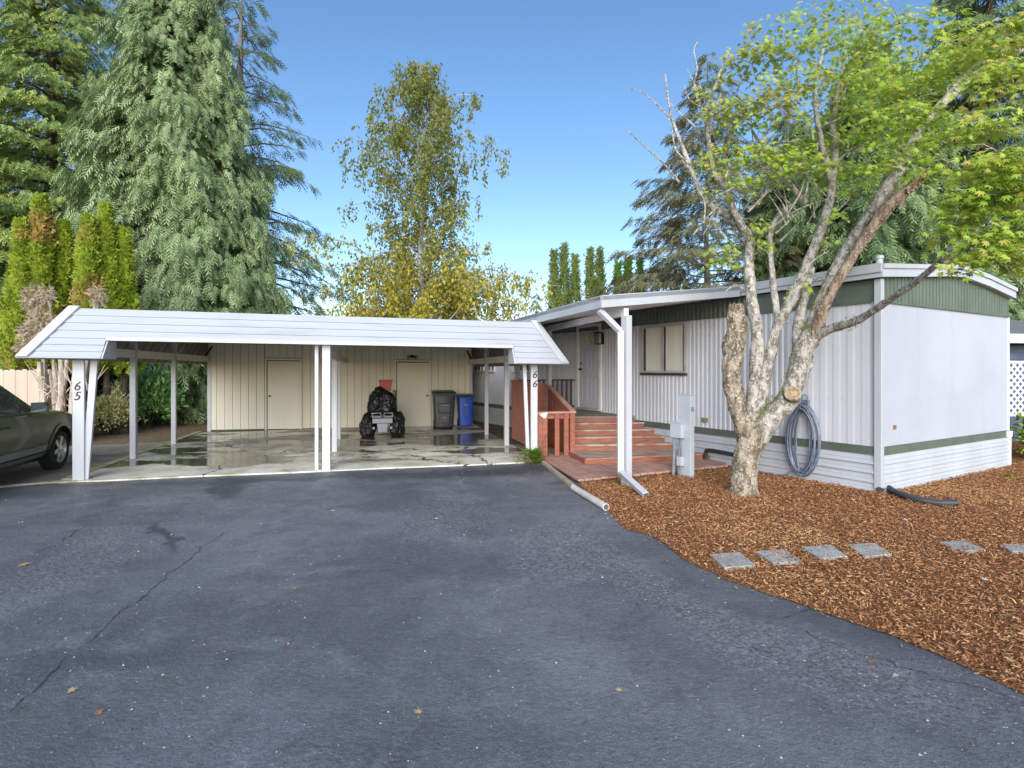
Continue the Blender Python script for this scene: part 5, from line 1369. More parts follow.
def conifer(name, label, group, x, y, h, r0, mat, barkm, n_br=150, per_m=14, size=.45, z0=.04, droop=.28, rise=.12, profile=None, tmpl=SPRAY, seed=1, lat=.33, hang=.35, trunk_r=None, gap=0.0, wood=True, zjit=.06):
    r = np.random.default_rng(seed); rd = random.Random(seed)
    t = thing(name, label, 'tree', (x, y, -.02), group)
    tb = MB(); tr = trunk_r or h * .016
    tb.tube([(x + .05 * math.sin(k), y + .05 * math.cos(k * 1.3), -.02 + h * k / 10 * .985) for k in range(11)], [tr * (1 - k / 10.6) for k in range(11)], 9, rough=.15, seed=seed)
    prof = profile or (lambda q: (1 - q) ** .8)
    P, D = [], []; golden = 2.399963
    for i in range(n_br):
        q = z0 + (1 - z0) * ((i + .5) / n_br) ** 1.12
        if rd.random() < gap: continue
        q = min(q + rd.uniform(-.008, .008), .995)
        L = r0 * prof(q) * rd.uniform(.78, 1.08); L = max(L, .18)
        a = golden * i + rd.uniform(-.5, .5)
        ca, sa = math.cos(a), math.sin(a)
        zb = h * q
        ri, dr = rise * rd.uniform(.5, 1.5), droop * rd.uniform(.6, 1.4)
        def pt(s): return np.array([x + ca * L * s, y + sa * L * s, zb + ri * L * s - dr * L * s * s])
        if wood:
            rb = max(.012, tr * .22 * (1 - q * .6))
            tb.tube([pt(s) for s in (0, .35, .7, .97)], [rb, rb * .7, rb * .42, rb * .15], 4, cap=False)
        n = max(4, int(per_m * L * (1 + .35 * L / r0)))
        s = np.clip(r.uniform(.10, 1.0, n) ** .72, 0, 1); sgn = r.choice([-1, 1], n)
        off = sgn * r.random(n) ** .8 * lat * L * (1.06 - s) * 1.15
        base = np.stack([x + ca * L * s - sa * off, y + sa * L * s + ca * off, zb + ri * L * s - dr * L * s * s - hang * .35 * np.abs(off) + r.normal(0, zjit, n)], 1)
        ang = a + sgn * (.25 + 1.0 * np.abs(off) / (lat * L + 1e-3) * .7) + r.normal(0, .3, n)
        dz = ri - 2 * dr * s - hang * r.uniform(.4, 1.4, n)
        P.append(base); D.append(np.stack([np.cos(ang), np.sin(ang), dz], 1))
    P = np.concatenate(P); D = np.concatenate(D)
    tb.build('trunk', MAT[barkm], t, smooth=True)
    place('crown', tmpl, P, D, size * r.uniform(.65, 1.3, len(P)), MAT[mat], t, .45)
    return t

def column_tree(label, group, x, y, h, rad, mats, seed, n=1500, size=.34, name='arborvitae', shape=None, stem='darkwood', weights=None, qmin=.02):
    r = np.random.default_rng(seed)
    t = thing(name, label, 'tree', (x, y, -.02), group)
    b = MB(); b.tube([(x, y, -.02), (x + .03, y, h * .4), (x, y, h * .93)], [.10, .06, .015], 7); b.build('trunk', MAT[stem], t, smooth=True)
    sh = shape or (lambda q: np.minimum(1, (1 - q) * 1.75) ** .85)
    q = r.random(n) ** .95
    q = qmin + (1.005 - qmin) * q
    a = r.uniform(0, 2 * np.pi, n)
    lump = 1 + .20 * np.sin(a * 3 + q * 11 + seed) + .15 * np.sin(a * 4 - q * 31 + seed * 2) + .12 * np.sin(a * 7 + q * 57 + seed)
    rr = rad * sh(q) * lump * np.sqrt(r.uniform(.35, 1.0, n))
    P = np.stack([x + np.cos(a) * rr, y + np.sin(a) * rr, h * q - size * .5], 1)
    aa = a + r.normal(0, .5, n)
    D = np.stack([np.cos(aa) * .55, np.sin(aa) * .55, 1.0 + 0 * aa + r.normal(0, .25, n)], 1)
    up = np.stack([np.cos(a), np.sin(a), .2 + 0 * a], 1)
    mi = None
    if len(mats) > 1:
        nz = np.array([noise.noise(Vector(tuple(p * 1.3))) for p in P]); mi = (nz + r.normal(0, .15, n) > (weights or .15)).astype(int)
    place('crown', SPRAY_UP, P, D, size * r.uniform(.6, 1.25, n), [MAT[m] for m in mats], t, .6, up=up, midx=mi)
    return t

def pxx(px, Y): return (px - HX) / FPX * Y
def pz(py, Y): return EYE - (py - HY) / FPX * Y

# --- big conifers at the left
conifer('spruce_tree', 'huge dense blue-green conifer with drooping sprays towering behind the left half of the carport', None, pxx(176, 20), 20, 19.0, 4.3, 'spruce', 'firbark', n_br=520, per_m=30, size=.40, z0=.03, droop=.30, rise=.18, profile=lambda q: (min(1, (1 - q) * 1.25) ** .75) * (.72 + .28 * min(1, q * 4)), seed=11, hang=.70, lat=.44, zjit=.26)
conifer('fir_tree', 'very tall dark fir with layered yellow-tipped boughs at the upper left edge', None, pxx(52, 27), 27, 27, 5.6, 'fir', 'darkwood', n_br=250, per_m=26, size=.50, z0=.08, droop=.16, rise=.05, profile=lambda q: (min(1, (1 - q) * 1.6) ** .8), seed=5, hang=.30, lat=.44, gap=.04, zjit=.12)
conifer('fir_tree', 'dark fir at the left photo edge, low behind the yellow-green arborvitae row', None, pxx(-25, 24), 24, 12, 4.2, 'fir', 'firbark', n_br=130, per_m=15, size=.55, z0=.05, droop=.2, rise=.05, seed=6, hang=.3, lat=.42)
conifer('sparse_conifer', 'thin half-bare conifer with airy drooping boughs between blue-green giant and birch', None, pxx(240, 25), 25, 22, 5.6, 'larch', 'greybark', n_br=140, per_m=13, size=.46, z0=.06, droop=.30, rise=.10, profile=lambda q: (min(1, (1 - q) * 1.35) ** .9), tmpl=SPRAY_FINE, seed=21, hang=.45, lat=.36, gap=.08)
conifer('background_fir', 'dark conifer low in the gap between the giant blue-green tree and far left fir', None, pxx(110, 33), 33, 15, 4.5, 'fir', 'firbark', n_br=120, per_m=13, size=.65, seed=31, hang=.3)
# --- arborvitae row at the left
AL = 'yellow-green arborvitae row at the left'
for i, (px, top, Y, rad, mats, lab, w) in enumerate((
        (22, 222, 13.9, .36, ('arbor', 'arborust'), 'yellow-green arborvitae at the far left end of the row, slightly lower than its neighbour', .40),
        (41, 197, 14.2, .47, ('arbor', 'arborust'), 'tall yellow-green arborvitae with browned patches, second from the left of its row', .22),
        (64, 224, 14.6, .33, ('arbor',), 'short green arborvitae in the dip in the middle of the row', 0),
        (88, 219, 14.0, .36, ('arbor', 'arborust'), 'arborvitae with orange-brown dead foliage right of the dip in the row', .10),
        (106, 207, 14.4, .40, ('arbor',), 'tall pointed bright green arborvitae near the right end of the row', 0),
        (124, 230, 14.7, .33, ('arbor',), 'last arborvitae of the row, against the big blue-green conifer', 0))):
    column_tree(lab, AL, pxx(px, Y), Y, pz(top, Y), rad, mats, 40 + i, n=5200, size=.185, weights=w, qmin=.30)
# bleached dead shrub with bare multi-stems
ds_ = Vector((pxx(52, 12.9), 12.9, -.02))
dsh = thing('dead_shrub', 'bleached dying conifer shrub on pale bare stems behind the numbered left post', 'shrub', ds_)
b = MB(); rd = random.Random(9)
for px0, px1, py1, r0 in ((50, 40, 362, .11), (58, 60, 345, .10), (63, 68, 350, .085), (55, 36, 318, .075), (66, 78, 345, .08), (60, 50, 300, .06), (70, 96, 300, .085), (72, 92, 352, .07), (46, 44, 345, .05), (76, 86, 348, .06)):
    Y0 = 12.9 + rd.uniform(-.3, .4); p0 = at(px0, 370, Y0); p0.z = -.02; p1 = at(px1, py1, Y0 + rd.uniform(-.2, .3)); m_ = p0.lerp(p1, .5) + Vector((rd.uniform(-.06, .06), 0, 0))
    b.tube(spline([p0, p0.lerp(m_, .5) + Vector((rd.uniform(-.05, .05), 0, 0)), m_, p1], 4), list(np.linspace(r0, r0 * .45, 13)), 8, rough=.3, seed=px0)
for k in range(26):
    p0 = at(rd.uniform(44, 92), 370, 12.9 + rd.uniform(-.3, .3)); p0.z = rd.uniform(.6, 1.6); p1 = p0 + Vector((rd.uniform(-.5, .5), rd.uniform(-.4, .4), rd.uniform(.2, .7)))
    b.tube([p0, p0.lerp(p1, .5) + Vector((0, 0, -.05)), p1], [.018, .012, .006], 5)
b.build('stems', MAT['palewood'], dsh, smooth=True)
P, D = [], []
for cx, cy, rx, rz, n in ((34, 300, .20, .30, 420), (42, 325, .24, .36, 520), (32, 345, .26, .18, 320), (98, 296, .12, .2, 150), (46, 294, .13, .2, 180), (30, 332, .2, .22, 220)):
    c = at(cx, cy, 12.6); n_ = rng.normal(size=(n, 3)); n_ /= np.linalg.norm(n_, axis=1, keepdims=True); n_ *= rng.random((n, 1)) ** .4
    P.append(np.array(c) + n_ * np.array([rx, rx, rz])); D.append(n_ + np.array([0, 0, -.3]) + rng.normal(0, .4, (n, 3)))
place('foliage', SPRAY_HANG, np.concatenate(P), np.concatenate(D), rng.uniform(.08, .15, sum(map(len, P))), MAT['deadleaf'], dsh, .8)

# --- shrubs under and beside the carport
def shrub(name, label, x, y, rx, ry, h, mat, n, size, tmpl, seed, lobes=5, lift=.0, group=None, stemmat='darkwood', layered=False):
    r = np.random.default_rng(seed)
    t = thing(name, label, 'shrub', (x, y, -.02), group)
    b = MB()
    for k in range(7):
        a = 2 * math.pi * k / 7 + .3; b.tube([(x + .05 * math.cos(a), y + .05 * math.sin(a), -.02), (x + rx * .35 * math.cos(a), y + ry * .35 * math.sin(a), h * .45), (x + rx * .6 * math.cos(a), y + ry * .6 * math.sin(a), h * .8)], [.03, .02, .008], 5)
    b.build('stems', MAT[stemmat], t, smooth=True)
    P, D = [], []
    for k in range(lobes):
        a = 2 * math.pi * k / lobes + seed; f = .42 if k else 0
        c = np.array([x + rx * f * math.cos(a) , y + ry * f * math.sin(a), lift + h * (.34 + .28 * ((k * 7 + seed) % 5) / 5)])
        e = np.array([rx * .66, ry * .66, h * .38])
        m = n // lobes
        d = r.normal(size=(m, 3)); d /= np.linalg.norm(d, axis=1, keepdims=True)
        d[:, 2] = np.where(d[:, 2] < -.6, -d[:, 2], d[:, 2])
        q = d * (r.random((m, 1)) ** .28) * (1 + .18 * np.sin(d[:, :1] * 7 + d[:, 2:] * 5 + seed))
        P.append(c + q * e); D.append(d + np.array([0, 0, .35]) + r.normal(0, .55, (m, 3)))
    P = np.concatenate(P); D = np.concatenate(D); ok = P[:, 2] > .03
    place('foliage', tmpl, P[ok], D[ok], size * r.uniform(.6, 1.25, ok.sum()), MAT[mat], t, .6)
    return t
lp = gp(146, 431)
shrub('laurel_shrub', 'glossy dark green laurel shrub beyond the second left carport post', pxx(147, lp.y + .75), lp.y + .75, .86, .75, 1.78, 'laurel', 3200, .155, OVAL, 2, lobes=7)
vp = gp(103, 437)
shrub('variegated_shrub', 'pale yellow variegated shrub left of the dark laurel', pxx(107, vp.y + .45), vp.y + .45, .62, .55, 1.15, 'variegated', 3800, .075, OVAL, 3, lobes=6)
shrub('variegated_shrub', 'taller pale yellow sprig of variegated foliage tucked against the laurel', pxx(115, 14.6), 14.6, .3, .3, 1.45, 'variegated', 1400, .07, OVAL, 4, lobes=4)
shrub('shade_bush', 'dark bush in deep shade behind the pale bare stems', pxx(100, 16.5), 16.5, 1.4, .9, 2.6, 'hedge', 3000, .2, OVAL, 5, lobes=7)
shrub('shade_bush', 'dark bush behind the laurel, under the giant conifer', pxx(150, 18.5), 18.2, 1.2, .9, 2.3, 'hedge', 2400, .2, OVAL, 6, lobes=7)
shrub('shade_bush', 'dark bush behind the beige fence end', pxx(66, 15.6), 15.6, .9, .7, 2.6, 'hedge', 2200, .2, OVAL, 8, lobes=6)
shrub('low_shrub', 'small low yellow-green shrub in the leaf litter seen past the third left post', pxx(196, 21.0), 21.0, .7, .5, .6, 'variegated', 900, .09, OVAL, 7, lobes=5)
shrub('end_shrub', 'leafy green shrub below the lattice at the far right edge', 9.95, 10.35, .45, .42, .92, 'arbor', 1900, .085, OVAL, 9, lobes=6)
shrub('end_shrub', 'second leafy shrub farther right beneath the lattice', 10.75, 10.75, .5, .4, .85, 'laurel', 1500, .09, OVAL, 10, lobes=6)

# --- birch
def birch():
    r = np.random.default_rng(77); rd = random.Random(77)
    Y = 23.0; x = pxx(423, Y); H_ = pz(46, Y)
    t = thing('birch_tree', 'slender birch with weeping twigs, olive above and yellow below, behind the carport', 'tree', (x, Y, -.02))
    tb = MB(); tb.tube([(x + .12 * math.sin(k * .9), Y, -.02 + H_ * .95 * k / 12) for k in range(13)], [.17 * (1 - k / 12.4) + .006 for k in range(13)], 9, rough=.1)
    P, D, mi = [], [], []
    def rad(z):     # crown half width from the photo (metres at that depth)
        pts = [(2.0, 4.6), (4.6, 4.6), (5.8, 3.9), (7.0, 3.0), (8.2, 3.1), (9.5, 2.9), (11, 2.7), (12.6, 2.2), (13.7, 1.45), (14.6, .75), (15.6, .4)]
        return float(np.interp(z, [p[0] for p in pts], [p[1] for p in pts]))
    for i in range(136 + 46):
        q = .14 + .85 * (i / 136); z0 = H_ * q * .955
        if i >= 136: z0 = 2.2 + 2.9 * (i - 136) / 46; q = z0 / H_
        a = 2.4 * i + rd.uniform(-.4, .4); L = rad(z0 + .8) * rd.uniform(.55, 1.38) ; up = rd.uniform(.25, .75)
        if i >= 136: L = rd.uniform(3.0, 4.5); up = rd.uniform(.10, .38)
        if math.cos(a) > .2 and 4.6 < z0 < 7.2: L *= .75
        tip = np.array([x + math.cos(a) * L, Y + math.sin(a) * L, z0 + up * L * .8])
        base = np.array([x, Y, z0]); mid = (base + tip) / 2 + np.array([0, 0, .22 * L])
        pts = spline([base, mid, tip], 5); rb = .012 + .035 * (1 - q)
        tb.tube(pts, list(np.linspace(rb, .005, len(pts))), 5, cap=False)
        # hanging strings of small leaves
        for k in range(int(5 + 9 * L / 2.5)):
            s = rd.uniform(.25, 1.0); j = min(int(s * (len(pts) - 1)), len(pts) - 1); p = np.array(pts[j]) + r.normal(0, .10, 3)
            ln = rd.uniform(.3, 1.3); m = int(ln * 15) + 4; sx = r.normal(0, .16, 2)
            tt = r.random(m)
            Q = p + np.stack([sx[0] * tt + r.normal(0, .07, m), sx[1] * tt + r.normal(0, .07, m), .15 - ln * tt], 1)
            P.append(Q); D.append(np.stack([r.normal(0, .6, m), r.normal(0, .6, m), -.9 + 0 * tt], 1))
            yl = (Q[:, 2] < 5.9 + 1.2 * noise.noise(Vector(tuple(p * .5))) + 1.5 * r.normal(0, 1, m)) & (r.random(m) < .8)
            mi.append(yl.astype(int))
    tb.build('trunk', MAT['birchbark'], t, smooth=True)
    P = np.concatenate(P); D = np.concatenate(D); mi = np.concatenate(mi)
    place('crown', LEAF4, P, D, r.uniform(.10, .19, len(P)), [MAT['birch'], MAT['birchyel']], t, 1.2, midx=mi)
birch()

# --- columnar trees behind the porch roof
AR = 'columnar trees behind the porch roof'
for i, (px, top, Y, rad, mat, lab) in enumerate((
        (554, 251, 27, .36, 'arbordark', 'narrow columnar tree at the left of the trio above the porch roof'),
        (564, 244, 27.3, .42, 'arbordark', 'tallest columnar tree, middle of the trio above the porch roof'),
        (575, 255, 26.8, .36, 'arbordark', 'lower columnar tree at the right of the trio above the porch roof'),
        (590, 250, 27, .38, 'arbordark', 'left one of the pair of columnar trees right of the trio'),
        (600, 249, 27.2, .42, 'arbordark', 'right one of the pair of columnar trees right of the trio'),
        (618, 263, 27, .40, 'arbormid', 'bright green columnar tree, first right of the dark pair'),
        (628, 258, 27.4, .42, 'arbormid', 'bright green columnar tree, second right of the dark pair'),
        (640, 260, 26.6, .45, 'arbormid', 'bright green columnar tree nearest the olive-brown conifer'))):
    column_tree(lab, AR, pxx(px, Y), Y, pz(top, Y), rad * .72, (mat,), 60 + i, n=1500, size=.26, shape=lambda q: np.minimum(1, (1 - q) * 2.2) ** .8)
conifer('small_conifer', 'tiny distant pointed conifer left of the columnar trio', None, pxx(536, 48), 48, pz(293, 48), 1.8, 'cedar', 'firbark', n_br=80, per_m=16, size=.5, seed=91)
# --- conifers behind the mobile home
conifer('olive_conifer', 'thin olive-brown conifer with a grey trunk left of maple, beyond the mobile home', None, pxx(708, 23), 23, 15, 5.0, 'olivefir', 'greybark', n_br=165, per_m=17, size=.42, z0=.08, droop=.12, rise=.08, seed=51, hang=.30, lat=.42, tmpl=SPRAY, profile=lambda q: (min(1, (1 - q) * 1.5) ** .9), trunk_r=.20)
conifer('olive_conifer', 'second olive-brown conifer close behind the maple limbs', None, pxx(785, 25), 25, 14, 4.6, 'olivefir', 'greybark', n_br=120, per_m=13, size=.52, z0=.08, droop=.15, rise=.06, seed=52, hang=.3, lat=.42)
conifer('cedar_tree', 'dark green cedar filling the gap behind the split maple limb', None, pxx(868, 19), 19, 13.5, 4.4, 'cedar', 'firbark', n_br=260, per_m=24, size=.44, z0=.05, droop=.28, rise=.10, seed=53, hang=.5, lat=.42, zjit=.18, profile=lambda q: (min(1, (1 - q) * 1.4) ** .8))
conifer('cedar_tree', 'tall dark cedar with a visible trunk above the right end of the mobile home', None, pxx(988, 20), 20, 19, 4.4, 'cedar', 'firbark', n_br=230, per_m=22, size=.46, z0=.10, droop=.25, rise=.08, seed=54, hang=.45, lat=.42, profile=lambda q: (min(1, (1 - q) * 1.5) ** .8), gap=.08)
conifer('cedar_tree', 'cedar farthest right, mostly hidden by near maple leaves', None, pxx(1075, 22), 22, 16, 4.6, 'cedar', 'firbark', n_br=150, per_m=15, size=.55, z0=.05, droop=.25, rise=.08, seed=55, hang=.45, lat=.42)
conifer('cedar_tree', 'mid green cedar directly behind the middle maple limbs', None, pxx(800, 21), 21, 11.5, 4.0, 'cedar', 'firbark', n_br=200, per_m=22, size=.44, z0=.05, droop=.25, rise=.10, seed=58, hang=.45, lat=.42)
conifer('cedar_tree', 'green cedar filling the gap beneath the right end of the split limb', None, pxx(930, 24), 24, 15, 4.6, 'cedar', 'firbark', n_br=200, per_m=20, size=.48, z0=.05, droop=.25, rise=.10, seed=59, hang=.45, lat=.42)
conifer('background_fir', 'dark conifer far back between the olive conifer and the cedar', None, pxx(830, 34), 34, 17, 5.0, 'cedar', 'firbark', n_br=130, per_m=12, size=.65, seed=56, hang=.4)

# --- the maple in front
def maple():
    r = np.random.default_rng(123); rd = random.Random(123)
    base = gp(742.5, 494); YB = base.y
    t = thing('maple_tree', 'old mossy maple with a broken stub, split limb and yellow-green leaves in the mulch bed', 'tree', Vector((base.x, base.y, -.02)))
    def limb(name, pts, mat, n=12, rough=.28, parent=t, sub=5):
        """pts: (px, py, Y, radius px)"""
        fat = 1.0 if "trunk" in name else .88
        P = spline([(*at(x, y, Y), .91 * fat * rp / FPX * Y) for x, y, Y, rp in pts], sub)
        b = MB(); b.tube([p[:3] for p in P], [max(p[3], .002) for p in P], n, rough=rough, seed=int(pts[0][0]))
        return b.build(name, MAT[mat], parent, smooth=True, angle=70)
    y0 = YB
    z = at(742.5, 500, y0)
    tr = limb('trunk', [(742, 501, y0, 20), (742.5, 496, y0, 16.5), (743.5, 488, y0, 14.6), (744, 478, y0, 14), (747, 460, y0, 14.0), (751, 446, y0, 15), (753, 430, y0, 16.5), (752, 420, y0, 13)], 'maplebase', 30, .24, sub=10)
    limb('broken_stub', [(752, 440, y0, 11), (743, 424, y0 - .03, 11.5), (736, 402, y0 - .05, 11), (732, 378, y0 - .05, 10.5), (733, 358, y0 - .04, 11.5), (736, 335, y0, 10.5), (737, 320, y0, 9.5), (736.5, 309, y0, 9.2), (736, 304.5, y0, 8.2)], 'stubbark', 26, .42, sub=9)
    limb('limb', [(753, 430, y0, 10), (754, 405, y0 + .12, 9.5), (756, 370, y0 + .2, 8.5), (757, 335, y0 + .25, 7.5), (752, 300, y0 + .28, 6.5), (749, 265, y0 + .3, 6), (750, 240, y0 + .3, 5.2), (741, 226, y0 + .3, 4.5), (730, 217, y0 + .3, 4.2), (716, 210, y0 + .25, 4), (704, 198, y0 + .2, 3.6), (694, 178, y0 + .2, 3.2), (687, 158, y0 + .2, 2.8), (677, 133, y0 + .2, 2), (670, 110, y0 + .2, 1.4), (665, 72, y0 + .2, .7)], 'maplebark', 14)
    limb('limb', [(750, 242, y0 + .3, 4.5), (740, 222, y0 + .2, 4.2), (731, 205, y0 + .1, 4), (724, 186, y0, 3.6), (714, 172, y0, 3.2), (710, 150, y0, 2.8), (707, 125, y0, 2.6), (706, 108, y0, 2.6), (715, 88, y0, 2), (721, 70, y0, 1.4), (730, 48, y0, 1)], 'maplebark', 10)
    limb('limb', [(707, 118, y0, 2.4), (700, 104, y0, 1.6), (694, 88, y0, 1.1), (697, 68, y0, .9), (694, 50, y0, .7), (700, 38, y0, .5)], 'maplebark', 6)
    limb('limb', [(731, 205, y0 + .1, 2.5), (727, 180, y0 + .1, 2.3), (724, 160, y0, 2.2), (732, 130, y0 - .05, 1.9), (740, 104, y0 - .1, 1.6)], 'maplebark', 7)
    limb('limb', [(756, 420, y0 + .05, 9), (762, 395, y0 + .08, 7.5), (768, 365, y0 + .12, 6.5), (775, 335, y0 + .15, 6.2), (781, 318, y0 + .15, 6.6), (790, 303, y0 + .15, 6.6), (799, 282, y0 + .15, 6.2), (810, 258, y0 + .2, 6), (820, 232, y0 + .2, 5.5), (828, 208, y0 + .2, 5), (833, 180, y0 + .2, 4.6), (835, 150, y0 + .2, 4), (833, 122, y0 + .2, 3.2), (838, 90, y0 + .2, 2.2), (846, 50, y0 + .2, 1.4)], 'maplebark', 14)
    limb('limb', [(832, 190, y0 + .2, 3.8), (826, 160, y0 + .15, 3.5), (820, 135, y0 + .1, 3.3), (816, 112, y0 + .1, 2.8), (815, 85, y0 + .1, 2.4), (821, 60, y0 + .1, 1.8), (827, 30, y0 + .1, 1.2)], 'maplebark', 8)
    limb('limb', [(779, 322, y0 + .15, 4.5), (775, 300, y0 + .2, 4.2), (772, 270, y0 + .25, 3.7), (770, 245, y0 + .3, 3.3), (772, 228, y0 + .3, 3), (781, 212, y0 + .3, 3), (794, 205, y0 + .3, 2.2)], 'maplebark', 9)
    limb('limb', [(806, 203, y0 + .3, 3.2), (796, 192, y0 + .3, 3), (786, 178, y0 + .2, 2.6), (775, 163, y0 + .1, 2.3), (764, 150, y0, 2), (752, 130, y0 - .1, 1.5)], 'maplebark', 8)
    main = [(755, 438, y0, 15), (764, 426, y0 - .02, 14), (776, 412, y0 - .05, 13), (789, 396, y0 - .08, 12.5), (797, 374, y0 - .08, 12), (803, 352, y0 - .05, 12), (812, 334, y0 - .02, 11.5), (822, 306, y0, 9.5), (833, 278, y0, 8.8), (847, 252, y0, 8.4), (862, 228, y0 - .05, 8), (880, 200, y0 - .1, 7.6), (896, 174, y0 - .15, 7.2), (908, 150, y0 - .2, 6.6), (926, 122, y0 - .3, 5.6), (946, 100, y0 - .4, 5), (970, 82, y0 - .5, 4.4), (1000, 62, y0 - .6, 3.8), (1040, 40, y0 - .7, 2.8)]
    mb_ = limb('main_bough', main, 'maplebark', 18, .24)
    limb('limb', [(940, 106, y0 - .35, 4.2), (954, 88, y0 - .4, 3.6), (970, 70, y0 - .5, 3.2), (988, 58, y0 - .6, 2.6), (1008, 38, y0 - .7, 2)], 'maplebark', 8)
    limb('limb', [(866, 222, y0 - .05, 5), (880, 195, y0 + .1, 4.6), (890, 168, y0 + .15, 4), (899, 145, y0 + .2, 3), (908, 118, y0 + .2, 2)], 'maplebark', 9)
    limb('limb', [(796, 372, y0, 8), (797, 345, y0 + .06, 6.5), (800, 318, y0 + .1, 6), (806, 292, y0 + .12, 5), (812, 268, y0 + .15, 4)], 'maplebark', 10)
    limb('split_limb', [(812, 340, y0 - .1, 6.5), (820, 320, y0 - .15, 6.2), (829, 298, y0 - .2, 5.8), (842, 274, y0 - .22, 5.6), (856, 252, y0 - .25, 5.8), (872, 228, y0 - .3, 6.4), (886, 208, y0 - .32, 6.0), (902, 192, y0 - .36, 4), (916, 180, y0 - .38, 2.4), (930, 167, y0 - .4, .8)], 'splitwood', 12, .35)
    limb('limb', [(815, 338, y0 - .1, 5.5), (826, 331, y0 - .25, 5.5), (840, 326, y0 - .45, 5.2), (856, 321, y0 - .7, 4.8), (876, 309, y0 - 1.0, 4.4), (897, 295, y0 - 1.3, 4.2), (918, 280, y0 - 1.6, 3.9), (938, 263, y0 - 1.85, 3.4), (950, 250, y0 - 2.0, 2.6), (968, 236, y0 - 2.1, 1.8), (992, 220, y0 - 2.2, 1.2), (1020, 195, y0 - 2.3, .7)], 'maplebark', 10)
    limb('knot', [(801, 371, y0 - .06, 7), (808, 366, y0 - .10, 6), (813, 361, y0 - .12, 3.5)], 'maplebark', 10)
    b = MB()
    for k in range(26):
        a = rd.uniform(0, 6.28); q = Vector(at(734 + 5.5 * math.cos(a), 309 + rd.uniform(-2, 6), y0 + .07 * math.sin(a)))
        b.tube([q - Vector((0, 0, .10)), q + Vector((rd.gauss(0, .012), rd.gauss(0, .012), rd.uniform(.02, .09)))], [rd.uniform(.018, .035), .004], 5, rough=.3)
    b.build('stub_splinters', MAT['stubbark'], t)
    b = MB()
    for k in range(34):
        s = rd.random(); xa = 862 + 58 * s; ya = 244 - 62 * s; q = Vector(at(xa + rd.uniform(-4, 4), ya + rd.uniform(-4, 4), y0 - .27 - .11 * s - .05 * rd.random()))
        e = q + (Vector(at(930, 167, y0 - .4)) - q).normalized() * rd.uniform(.08, .26) + Vector((rd.gauss(0, .012), 0, rd.gauss(0, .02)))
        b.tube([q, q.lerp(e, .6) + Vector((0, 0, .004)), e], [rd.uniform(.012, .022), .009, .002], 5, rough=.3)
    b.build('splinters', MAT['splitwood'], t)
    # sawn end
    c = at(793, 393, y0 - .27); c0 = at(790, 398, y0 - .05); b = MB(); b.tube([c0, c], [.125, .105], 16, rough=.1); b.build('cut_branch', MAT['maplebase'], t, smooth=True, angle=40)
    d = (c - c0).normalized(); b = MB(); b.tube([c + d * .0005, c + d * .006], [.085, .078], 16); b.build('sawn_face', MAT['cutwood'], t, smooth=True, angle=40)
    # bare twigs, most of them lit grey
    b = MB()
    for pts in ([(679, 182, y0 + .2, 1.3), (662, 162, y0 + .1, .9), (644, 146, y0, .7), (626, 129, y0 - .1, .4)], [(671, 119, y0 + .2, .9), (656, 104, y0 + .1, .7), (640, 91, y0, .5), (628, 90, y0, .3)], [(690, 165, y0, 1), (676, 150, y0 - .1, .8), (672, 130, y0 - .1, .5), (668, 116, y0 - .1, .3)],
                [(772, 228, y0 + .3, 1.2), (790, 214, y0 + .2, 1), (812, 204, y0 + .1, .8), (838, 196, y0, .5)], [(758, 205, y0, 1.4), (765, 190, y0, 1.2), (772, 170, y0 - .1, .8), (778, 150, y0 - .2, .5)], [(748, 212, y0, 1.2), (770, 190, y0 - .1, 1), (800, 168, y0 - .2, .8), (830, 150, y0 - .3, .5)],
                [(725, 176, y0, 1.1), (745, 182, y0, 1), (770, 186, y0, .8), (800, 186, y0 - .1, .5)], [(736, 226, y0 + .3, 1.2), (745, 208, y0 + .2, 1), (760, 192, y0, .8), (790, 176, y0 - .1, .5)], [(702, 195, y0, 1), (696, 180, y0 - .1, .8), (682, 160, y0 - .2, .4)], [(800, 280, y0, 1), (812, 262, y0 - .1, .8), (830, 250, y0 - .2, .5)],
                [(835, 165, y0 + .2, 1.3), (850, 150, y0 + .1, 1), (872, 140, y0, .6)], [(706, 110, y0, 1), (690, 100, y0, .7), (684, 85, y0, .4)], [(744, 290, y0 + .2, .9), (735, 285, y0 + .1, .7), (725, 292, y0, .4)], [(770, 255, y0 + .3, 1), (756, 244, y0 + .2, .8), (746, 230, y0 + .1, .5)]):
        P = spline([(*at(x, y, Y), rp / FPX * Y) for x, y, Y, rp in pts], 5); b.tube([p[:3] for p in P], [max(p[3], .002) for p in P], 5)
    for k in range(70):
        px, py = rd.uniform(690, 850), rd.uniform(90, 240); Y = y0 + rd.uniform(-.4, .5); a = rd.uniform(-2.6, -.4); L = rd.uniform(12, 45)
        P = spline([(*at(px + L * s * math.cos(a) + rd.gauss(0, 2), py + L * s * math.sin(a) + rd.gauss(0, 2), Y + .1 * s), (.9 - .6 * s) / FPX * Y) for s in (0, .5, 1)], 3); b.tube([p[:3] for p in P], [max(p[3], .002) for p in P], 4)
    b.build('bare_twigs', MAT['maplebark'], t, smooth=True)['kind'] = 'stuff'
    # moss on the upper side of the bough and crotches
    P = []; D = []
